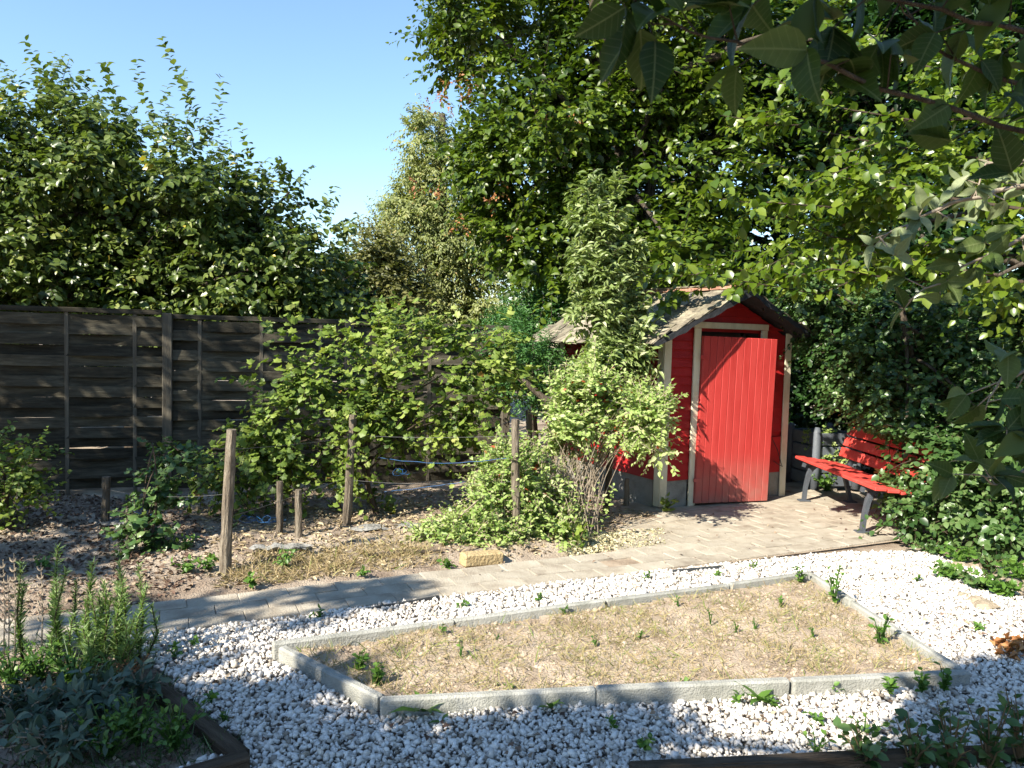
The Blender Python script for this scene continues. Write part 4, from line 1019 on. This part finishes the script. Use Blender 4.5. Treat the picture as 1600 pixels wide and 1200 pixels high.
# ivy on the bin
b0 = G(1272, 762); q = P(1295, 700, 8.9)
tree('bin_ivy', 'variegated ivy creeping over the grey compost bin', 'ivy', (q.x, q.y, 0), [E(1280, 685, 8.95, 22, 14, .08), E(1300, 710, 8.9, 26, 22, .08), E(1315, 690, 8.95, 20, 18, .08), E(1330, 715, 8.85, 16, 12, .08), E(1265, 680, 8.95, 12, 6, .06)], 26, .05, 4, .1, 6, .05, T_lobed(5, .3, 1), 'shrub', .5, .012, 5, .006, single=60, hang=.5, twigmat='twig')
low_plant('bench_weed', 1292, 768, .2, .2, 'bushy green weed growing beneath the far end of the bench', 'weed', 110, .05, T_lobed(5, .25, 1), single=60)

# ------------------------------------------------------------------ quince tree overhead: big near leaves
root = thing('quince_tree', 'quince tree whose big shaded leaves hang into the upper right', 'tree', (2.35, .35, 0))
b0 = Vector(root.location)
wood(root, [b0-Vector((0, 0, .2)), b0+Vector((0, 0, .8)), b0+Vector((-.1, -.1, 1.6)), b0+Vector((-.25, -.3, 2.5)), b0+Vector((-.6, -.5, 3.2))], .12, [], .05)
def branch(pts, r0, spur, nleaf, ls, mat, tm, name='branch', lname='leaf', bmat='twig', hang=.25, vshift=0, tipbias=0):
    """a branch as a part with its big leaves as sub-parts"""
    pw = [P(*p)-b0 if len(p) == 3 and not isinstance(p, Vector) else p-b0 for p in pts]
    sm = []
    for i in range(len(pw)-1):
        for k in range(3): sm.append(pw[i].lerp(pw[i+1], k/3)+Vector((random.uniform(-.008, .008), 0, random.uniform(-.008, .008))))
    sm.append(pw[-1])
    m = MB(); m.tube(sm, [r0*(1-.8*i/(len(sm)-1)) for i in range(len(sm))], 8, jit=.06)
    Pn, D, N = [], [], []
    for s in range(spur):
        t = (s+random.uniform(.2, .9))/spur*(len(sm)-1); i = min(int(t), len(sm)-2); a = sm[i].lerp(sm[i+1], t-i)
        d = (sm[i+1]-sm[i]).normalized(); sd_ = Vector((random.gauss(0, .6), random.gauss(0, .6), random.gauss(.1, .7))).normalized()
        e = a+(sd_*.8+d*.5).normalized()*random.uniform(.02, .09)
        m.tube([a, (a+e)/2, e], [r0*.3, r0*.26, r0*.18], 5, cap=False)
        for k in range(nleaf):
            Pn.append(tuple(e)); D.append(np.array(tuple(sd_*.5+d*.4))+rng.normal(size=3)*.75+np.array((0, 0, -hang))); N.append(np.array((0, -.55, .6))+rng.normal(size=3)*.5)
    o = m.build(name, bmat, root, True)
    n = len(Pn); Fq = [np.array(Pn)+np.array(root.location), np.array(D), np.array(N), ls*rng.uniform(.7, 1.15, n), np.clip(rng.normal(.4+vshift, .2, n), 0, .95)]
    ok = np.linalg.norm(Fq[0]-np.array((0, 0, CAMH)), axis=1) > .8
    foliage(root, pick(Fq, ok), tm, mat, single=n, smooth=True, near=lambda p: np.ones(len(p))*1., parent=o, name='rest_leaves')
    return o
QT = T_rich(.29, .13, .28, 8)
random.seed(41)
st = b0+Vector((-.2, -.2, 2.2))
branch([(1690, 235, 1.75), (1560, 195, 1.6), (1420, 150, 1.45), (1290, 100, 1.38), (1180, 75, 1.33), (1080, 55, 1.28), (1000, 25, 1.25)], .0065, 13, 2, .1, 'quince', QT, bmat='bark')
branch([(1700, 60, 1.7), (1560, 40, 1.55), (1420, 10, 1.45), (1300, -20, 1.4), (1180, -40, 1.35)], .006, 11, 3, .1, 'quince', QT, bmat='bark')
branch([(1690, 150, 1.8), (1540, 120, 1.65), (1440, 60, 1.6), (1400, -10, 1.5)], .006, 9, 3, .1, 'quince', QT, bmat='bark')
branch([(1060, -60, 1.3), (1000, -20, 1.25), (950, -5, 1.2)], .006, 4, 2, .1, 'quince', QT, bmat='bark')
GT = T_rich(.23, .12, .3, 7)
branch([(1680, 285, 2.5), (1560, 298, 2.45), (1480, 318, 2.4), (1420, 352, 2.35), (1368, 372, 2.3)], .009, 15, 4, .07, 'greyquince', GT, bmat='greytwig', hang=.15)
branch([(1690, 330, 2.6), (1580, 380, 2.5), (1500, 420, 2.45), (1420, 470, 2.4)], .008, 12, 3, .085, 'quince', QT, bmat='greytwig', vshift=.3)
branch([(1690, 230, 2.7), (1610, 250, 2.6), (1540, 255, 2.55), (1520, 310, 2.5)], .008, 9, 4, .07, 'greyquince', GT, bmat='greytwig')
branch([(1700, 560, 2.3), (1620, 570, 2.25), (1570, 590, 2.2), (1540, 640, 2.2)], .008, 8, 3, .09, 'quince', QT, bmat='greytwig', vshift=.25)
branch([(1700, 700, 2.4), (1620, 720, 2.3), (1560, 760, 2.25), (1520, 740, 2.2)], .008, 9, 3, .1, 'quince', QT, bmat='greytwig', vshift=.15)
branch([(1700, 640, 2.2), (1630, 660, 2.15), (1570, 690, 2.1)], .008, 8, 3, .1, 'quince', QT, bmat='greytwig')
# its crown above and behind the viewer, which throws the shade on the gravel
def up(p, z): k = (z-p.z)/math.tan(SUN_EL); return Vector((p.x+SUN_AZ[0]*k, p.y+SUN_AZ[1]*k, z))   # where a leaf must be to shade p
qe = [EW(up(G(*p), 3.5), (.24, .2, .2)) for p in ((370, 1115), (450, 1085), (440, 1160), (550, 1165), (640, 1195), (720, 1180), (800, 1190), (870, 1165), (930, 1180), (950, 1150), (330, 1190), (560, 1190), (800, 1190))]
qe += [EW(up(P(*p), 3.25), (.32, .3, .2), 1.3) for p in ((950, 20, 1.25), (1080, 60, 1.28), (1180, 50, 1.33), (1290, 80, 1.38), (1420, 110, 1.45), (1520, 150, 1.55), (1400, 10, 1.45), (1550, 50, 1.6), (1600, 700, 2.25), (1560, 640, 2.2))]
qe += [EW((-1.6, -1.3, 3.9), (.9, .6, .5)), EW((1.2, -.9, 3.9), (1, .6, .5))]
cc, cr_, co = clumps(qe, 190, .17, .2); F, tw = sprays(cc, cr_, co, 8, .22, 8, .12, 0, .15, .2, .5, .2)
m = MB()
for i in range(0, 190, 7):
    l = bez(b0*0+Vector((-.25, -.3, 2.3)), Vector(cc[i])-b0, (0, 0, .3)); m.tube(l, [.04, .034, .028, .02, .014, .008], 6)
m.build('limbs', 'bark', root)
_, _, _, vis = in_frame(F[0], 40)
foliage(root, pick(F, ~vis), OV, 'quince')
# two more garden trees left of the frame: they shade the fence, the path and the herb bed
def shade_tree(name, label, base, ells, n, h, cr=.36, tl=.45):
    root = tree(name, label, 'tree', base, ells, n, cr, 9, tl, 9, .11, OV, 'orchard', h, .13, 14, .04, keep=lambda p: ~in_frame(p, 60)[3])
shade_tree('plum_tree', 'plum tree left of the view shading the herb bed and path', (-6, .5, 0), [EW(up(G(*p), 4.1), (.26, .2, .2)) for p in ((240, 965), (500, 938), (150, 880), (60, 870), (100, 1160), (200, 1150), (40, 1130), (300, 1160), (250, 1195), (60, 1195), (140, 1125), (120, 845), (20, 900), (230, 1100))], 90, 3.6, .2, .25)
shade_tree('cherry_tree', 'cherry tree left of the view shading the woven fence', (-7.2, 3.8, 0), [EW((-6.6, 4.1, 4.3), (1.1, .9, 1.0)), EW((-8, 4.2, 4.3), (1.2, 1., 1.2)), EW((-5.6, 3.6, 3.6), (.7, .7, .6)), EW((-7, 4.6, 3), (1.2, .8, .8)), EW((-5.8, 4.2, 5), (.7, .7, .7))], 150, 4.6)
for (nm, lb, base, el, n_, h_) in (('fill_block_hedge', 'unseen dense hedge added behind the viewer to cut sky fill', (-1, -9, 0), [EW((x, -9-.2*abs(x), 2.0), (1.6, .8, 2.1)) for x in (-9, -6, -3, 0, 3, 6)], 200, 2),
        ('fill_block_hedge', 'unseen tall dark hedge added right of the view to cut sky fill', (9.5, 1, 0), [EW((9.5, y, 3), (.9, 1.8, 3.2)) for y in (-6, -3, 0, 3, 6)], 230, 3),
        ('fill_block_hedge', 'unseen hedge added left of the view to cut sky fill', (-12, 2, 0), [EW((-12, y, 2), (.9, 1.8, 2.1)) for y in (-5, -2, 1, 4, 7)], 170, 2)):
    tree(nm, lb, 'hedge', base, el, n_, .8, 9, .7, 8, .3, SIMPLE, 'deep', h_, .1, 6, .04)  # out-of-view hedges added to hold back skylight and deepen the shadows
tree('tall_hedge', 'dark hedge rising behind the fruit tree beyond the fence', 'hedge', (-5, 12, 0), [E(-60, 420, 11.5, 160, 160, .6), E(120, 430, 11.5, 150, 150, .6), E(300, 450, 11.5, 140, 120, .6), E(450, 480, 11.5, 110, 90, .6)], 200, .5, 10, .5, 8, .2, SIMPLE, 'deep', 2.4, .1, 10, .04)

# ------------------------------------------------------------------ herb bed
random.seed(51)
hb_soil = MB(); hb_soil.add([(p.x, p.y, -.008) for p in HB], [tuple(range(len(HB)))[::-1]]); tag(hb_soil.build('herb_bed', 'soil'), 'dark soil of the herb bed in the lower left', 'soil', kind='structure')
NT = T_blade(.075, .12)
def rosemary(px, pyb, pyt, label, n=5, spread=.1):
    q = G(px, pyb); root = thing('rosemary', label, 'rosemary', q, 0, 'rosemary sprigs in the herb bed')
    Fl = []; hh = P(px, pyt, q.y).z
    for k in range(n):
        dx, dy = random.gauss(0, spread), random.gauss(0, spread); h_ = hh*(1 if k == 0 else random.uniform(.5, .9)); 
        if k == 0: dx *= .2; dy *= .2
        a, b_ = q+Vector((dx*.4, dy*.4, 0)), q+Vector((dx, dy, h_)); mid = (a+b_)/2+Vector((random.uniform(-.045, .045), random.uniform(-.03, .03), 0))
        m = MB(); m.tube([a-q, mid-q, b_-q], [.005, .004, .002], 5); m.build('sprig', 'twig', root, True)
        L_ = [a.lerp(mid, .3), mid, b_]; f = shoots([L_]*2, .0036, .055, hang=-.25, jit=.6); f[3] *= rng.uniform(.6, 1.2, len(f[3])); f[3] *= np.clip(1.25-.6*((f[0][:, 2])/h_), .45, 1.2); Fl.append(f)
    foliage(root, cat(*Fl), NT, 'rosemary', name='needles', kind='stuff')
for a in ((90, 1040, 855, 'tallest rosemary sprig standing left of the thick one', 4, .04), (145, 1040, 880, 'thick bushy rosemary in the middle of the herb bed', 9, .07), (185, 1040, 878, 'rosemary with forked tips beside the thick one', 4, .05), (215, 1040, 880, 'rightmost slender rosemary sprig beside the path', 4, .05), (36, 1045, 880, 'slender rosemary sprig at the left of the herb bed', 2, .03), (120, 1060, 960, 'low rosemary growing between the tall sprigs', 6, .08), (195, 1055, 975, 'low rosemary at the corner of the herb bed', 6, .08)):
    rosemary(*a)
for i, (px, pyb, pyt) in enumerate(((5, 1050, 875), (22, 1050, 865), (64, 1045, 880), (12, 1060, 900))):
    q = G(px, pyb); h_ = P(px, pyt, q.y).z; m = MB(); m.tube([(0, 0, 0), (.01, 0, h_*.5), (0, .01, h_)], [.004, .003, .002], 5)
    for k in range(7):
        z_ = h_*(.45+.08*k); m.tube([(0, 0, z_), (.012, 0, z_+.008), (.016, 0, z_+.02)], [.004, .005, .002], 4); m.tube([(0, 0, z_), (-.012, .004, z_+.008), (-.016, .004, z_+.02)], [.004, .005, .002], 4)
    o = m.build('dry_flower_stalk', 'greytwig'); o.location = q; tag(o, ['shortest dry flower stalk at the very left frame edge', 'tall dry flower stalk second from the left frame edge', 'dry flower stalk right of the slender rosemary sprig', 'low dry flower stalk in front at the left edge'][i], 'flower stalk', 'dry flower stalks in the herb bed')
def sage(px, py, r, h, n, label, ls=.068):
    q = G(px, py); root = thing('sage', label, 'sage', q, 0, 'sage plants in the herb bed'); lines = []
    for k in range(n):
        a = random.uniform(0, 6.28); rr = r*random.random()**.5; e = q+Vector((math.cos(a)*rr, math.sin(a)*rr, h*random.uniform(.55, 1.05)*(1-.4*(rr/r)**2))); lines.append([q+(e-q)*.3, (q+e)/2+Vector((0, 0, .04)), e])
    m = MB()
    for l in lines: m.tube([Vector((0, 0, 0))]+[p-q for p in l], [.006, .005, .004, .002], 5, cap=False)
    m.build('stems', 'greytwig', root)
    F = shoots(lines, .014, ls, hang=-.05, jit=.4); foliage(root, F, T_rich(.2, .05, .2, 6), 'sage', name='foliage', single=180, smooth=True)
sage(140, 1130, .2, .24, 34, 'grey green sage bush in the middle of the herb bed')
sage(40, 1140, .18, .2, 24, 'grey green sage at the left frame edge')
sage(218, 1105, .1, .2, 12, 'small sage tip leaning towards the gravel')
sage(100, 1185, .22, .17, 30, 'low shaded sage at the bottom of the herb bed', .06)
blades(HB, 3200, .03, .1, .25, 'ivy', 'herb_grass', 'shaded grass and low herbs covering the herb bed', 'grass', -.005, .03, .1, .7)
for i, (px, py) in enumerate(((60, 1065), (20, 1075), (115, 1075), (215, 1165), (275, 1170), (170, 1185))):
    low_plant('oregano', px, py, .2, .16, ['small leaved green herb behind the middle sage', 'small leaved green herb at the left frame edge', 'small leaved green herb at the foot of the thick rosemary', 'shaded low herb right of the middle sage', 'shaded low herb in the near corner of the herb bed', 'shaded low herb at the bottom of the herb bed'][i], 'weed', 160, .03, OV, 'small herbs in the herb bed', single=0)
low_plant('withered_herb', 205, 1062, .12, .1, 'withered brown herb at the corner of the herb bed', 'seed', 110, .02, SIMPLE, single=0)

# ------------------------------------------------------------------ dandelion, weeds, nettles
flat_scatter([(140, 1010), (225, 1035), (375, 1160), (200, 1215), (-100, 1250), (-100, 1020)], 1500, T_simple(.35, .15, .2), .03, 'litter', 'herb_litter', 'dead leaves on the dark soil of the herb bed', 'leaves', .016)
def rosette(px, py, r, n, label, group=None, mat='weed', name='dandelion'):
    q = G(px, py, .01); root = thing(name, label, 'weed', q, 0, group); me_ = [leaf_mesh('leaf', T_rich(.17, .04, .45, 6), np.zeros((1, 3)), np.array([[0, 1., 0]]), np.array([[0, 0, 1.]]), np.ones(1), np.array([v_]), mat, True) for v_ in (.2, .5, .8)]
    for k in range(n):
        o = link('leaf', random.choice(me_), root); s = r*random.uniform(.6, 1.1); o.scale = (s, s, s); o.rotation_euler = (R(random.uniform(20, 60)), 0, 6.28*k/n+random.uniform(-.3, .3))
rosette(662, 1113, .15, 9, 'largest dandelion with long leaves leaning on the near kerb')
rosette(1185, 1094, .12, 8, 'dandelion rosette at the near kerb right of the shade')
rosette(692, 1128, .07, 3, 'tiny dandelion just below the large one')
rosette(860, 1107, .1, 6, 'shaded dandelion at the near kerb')
W = 'weeds growing through the white gravel'
for (px, py, h) in ((272, 1018, .05), (300, 1010, .05), (275, 1030, .06), (330, 1098, .05), (500, 967, .06), (720, 950, .05), (795, 1090, .07), (1010, 1172, .08), (1300, 1083, .06), (1150, 1100, .05), (1210, 1105, .05), (1275, 1130, .05), (1330, 1020, .04), (1035, 1088, .05), (1075, 1080, .05), (1430, 910, .05), (840, 940, .06), (1010, 905, .05), (1120, 900, .05), (1180, 888, .06), (1275, 1180, .1), (1350, 1150, .12), (1530, 985, .05), (350, 1130, .05), (960, 1140, .05), (1345, 1068, .05)):
    low_plant('gravel_weed', px, py, h, h*.9, 'small green weed sprouting through the white gravel', 'weed', 30, .03, OV, W, single=0, cat_='weed')
for (px, py, h, lab) in ((1440, 1082, .1, 'bushy weed leaning on the near right end of the kerb'), (1475, 1080, .12, 'weed tuft right at the near right kerb corner'), (1390, 1084, .09, 'low weed at the near kerb left of the bushy one'), (1250, 915, .15, 'upright weed at the far right corner of the sandy bed'), (1303, 945, .25, 'tall thin weed inside the right kerb'), (1375, 1010, .2, 'weed climbing the right kerb near its break'), (560, 1050, .1, 'weed inside the left kerb of the sandy bed'), (590, 1070, .09, 'weed in the near left corner of the sandy bed')):
    low_plant('kerb_weed', px, py, h, h*.4, lab, 'weed', 60, .035, OV, 'weeds along the kerb', single=0, cat_='weed', z0=.03)
for k, (px, py) in enumerate(((690, 995), (775, 1005), (1110, 975), (1150, 990), (1180, 985), (1000, 1000), (1270, 1000), (880, 960), (1060, 950), (1220, 950), (930, 1010), (720, 1030))):
    low_plant('bed_weed', px, py, random.uniform(.05, .11), .025, 'small green weed standing in the dry sandy bed', 'weed', random.randint(12, 26), random.uniform(.018, .028), OV, 'weeds in the sandy bed', single=0, cat_='weed', z0=.03)
bz_ = lambda X, Y: .012+.03*vnoise(X, Y, 2.5, 5)+.022*vnoise(X, Y, 11, 6)
for (nm, lb, tn, nn, hh) in (('green_grass', 'sparse green grass tufts on the sandy bed', .95, 900, .1),):
    blades(inner, nn, .03, hh, tn, 'drygrass', nm, lb, 'grass', bz_, .03, -.3, .5)
def clods(poly, n, smin, smax, zf, name, label, mat):
    pa = np.array([(p[0], p[1]) for p in poly]); lo, hi = pa.min(0), pa.max(0)
    X = rng.uniform(lo[0], hi[0], n*3); Y = rng.uniform(lo[1], hi[1], n*3); k = inpoly(X, Y, pa); X, Y = X[k][:n], Y[k][:n]; k = len(X)
    m = MB(); Z = zf(X, Y)
    for i in range(k):
        s_ = random.uniform(smin, smax)*random.random()**.7+.003
        m.tube([(X[i], Y[i], Z[i]-s_*.5), (X[i], Y[i], Z[i]+s_*.2), (X[i], Y[i], Z[i]+s_*.7)], [s_, s_*1.1, s_*.4], 5, jit=.25)
    tag(m.build(name, mat), label, 'soil', kind='stuff')
clods(inner, 1500, .004, .018, bz_, 'sand_clods', 'small clods of dry sandy soil in the kerbed bed', 'sand')
clods([G(*p) for p in MID], 1300, .006, .03, soil_z, 'soil_clods', 'clods and pebbles on the bare soil between the posts', 'soil')
clods([G(*p) for p in LEFT], 900, .006, .03, soil_z, 'dark_clods', 'clods of dark soil among the dead leaves at the left', 'soil')
for (px, py, h, lab) in ((1350, 1205, .18, 'lone short nettle left of the bottom right nettles'), (1425, 1205, .22, 'nettle with drooping leaves second from the left at bottom right'), (1485, 1208, .24, 'middle nettle of the bottom right clump'), (1545, 1205, .27, 'tall nettle second from the right frame edge'), (1592, 1200, .31, 'tallest nettle at the right frame edge')):
    low_plant('nettle', px, py, h, .11, lab, 'ivy', 100, .055, OV, 'nettles at the bottom right', single=30)
for (px, py, h, lab) in ((70, 890, .1, 'weed tuft in the shade above the rosemary'), (325, 890, .1, 'bright weed tuft just left of the dark post'), (290, 895, .1, 'weed tuft between the young vine and the dark post'), (395, 915, .06, 'flat weed right of the dark post at the path edge'), (445, 885, .12, 'weed in the withered grass below the short stakes'), (290, 860, .12, 'upright rosette right of the young vine'), (565, 900, .05, 'tiny weed at the path edge left of the fallen branch'), (700, 888, .06, 'small weed left of the loose brick')):
    low_plant('soil_weed', px, py, h, h, lab, 'weed', 60, .04, OV, 'weeds above the path', single=0, cat_='weed')
for i, (px, py, h, lab) in enumerate(((1490, 905, .1, 'small ivy clump farthest out on the gravel'), (1530, 920, .12, 'ivy clump on the gravel among the brown stones'), (1570, 932, .12, 'pale ivy clump nearest the right frame edge on gravel'), (1455, 864, .1, 'ivy clump at the terrace corner under the bush'), (1500, 880, .13, 'ivy clump at the bush foot beside the terrace corner'), (1545, 890, .14, 'dark ivy clump under the bush above the stones'), (1595, 905, .14, 'ivy clump under the bush at the right frame edge'))):
    low_plant('ground_ivy', px, py, h, .18, lab, 'ivy' if i % 2 else 'weed', 90, .05, T_lobed(5, .3, 1), 'ground ivy at the right', single=0, cat_='ivy')
random.seed(9)
for i in range(14):
    px, py = random.uniform(1500, 1640), random.uniform(880, 950)
    q = G(px, py); m = MB(); n = 7; s = random.uniform(.03, .08); pts = []
    m.tube([(0, 0, -s*.3), (0, 0, 0), (0, 0, s*.45), (.004, 0, s*.6)], [s*.8, s*1.15, s*.8, s*.25], n, jit=.2)
    o = m.build('field_stone', 'stone'); o.location = q; o.rotation_euler = (random.uniform(-.3, .3), random.uniform(-.3, .3), random.uniform(0, 6)); tag(o, 'rough brown stone lying among the ground ivy', 'stone', 'stones among the ground ivy')
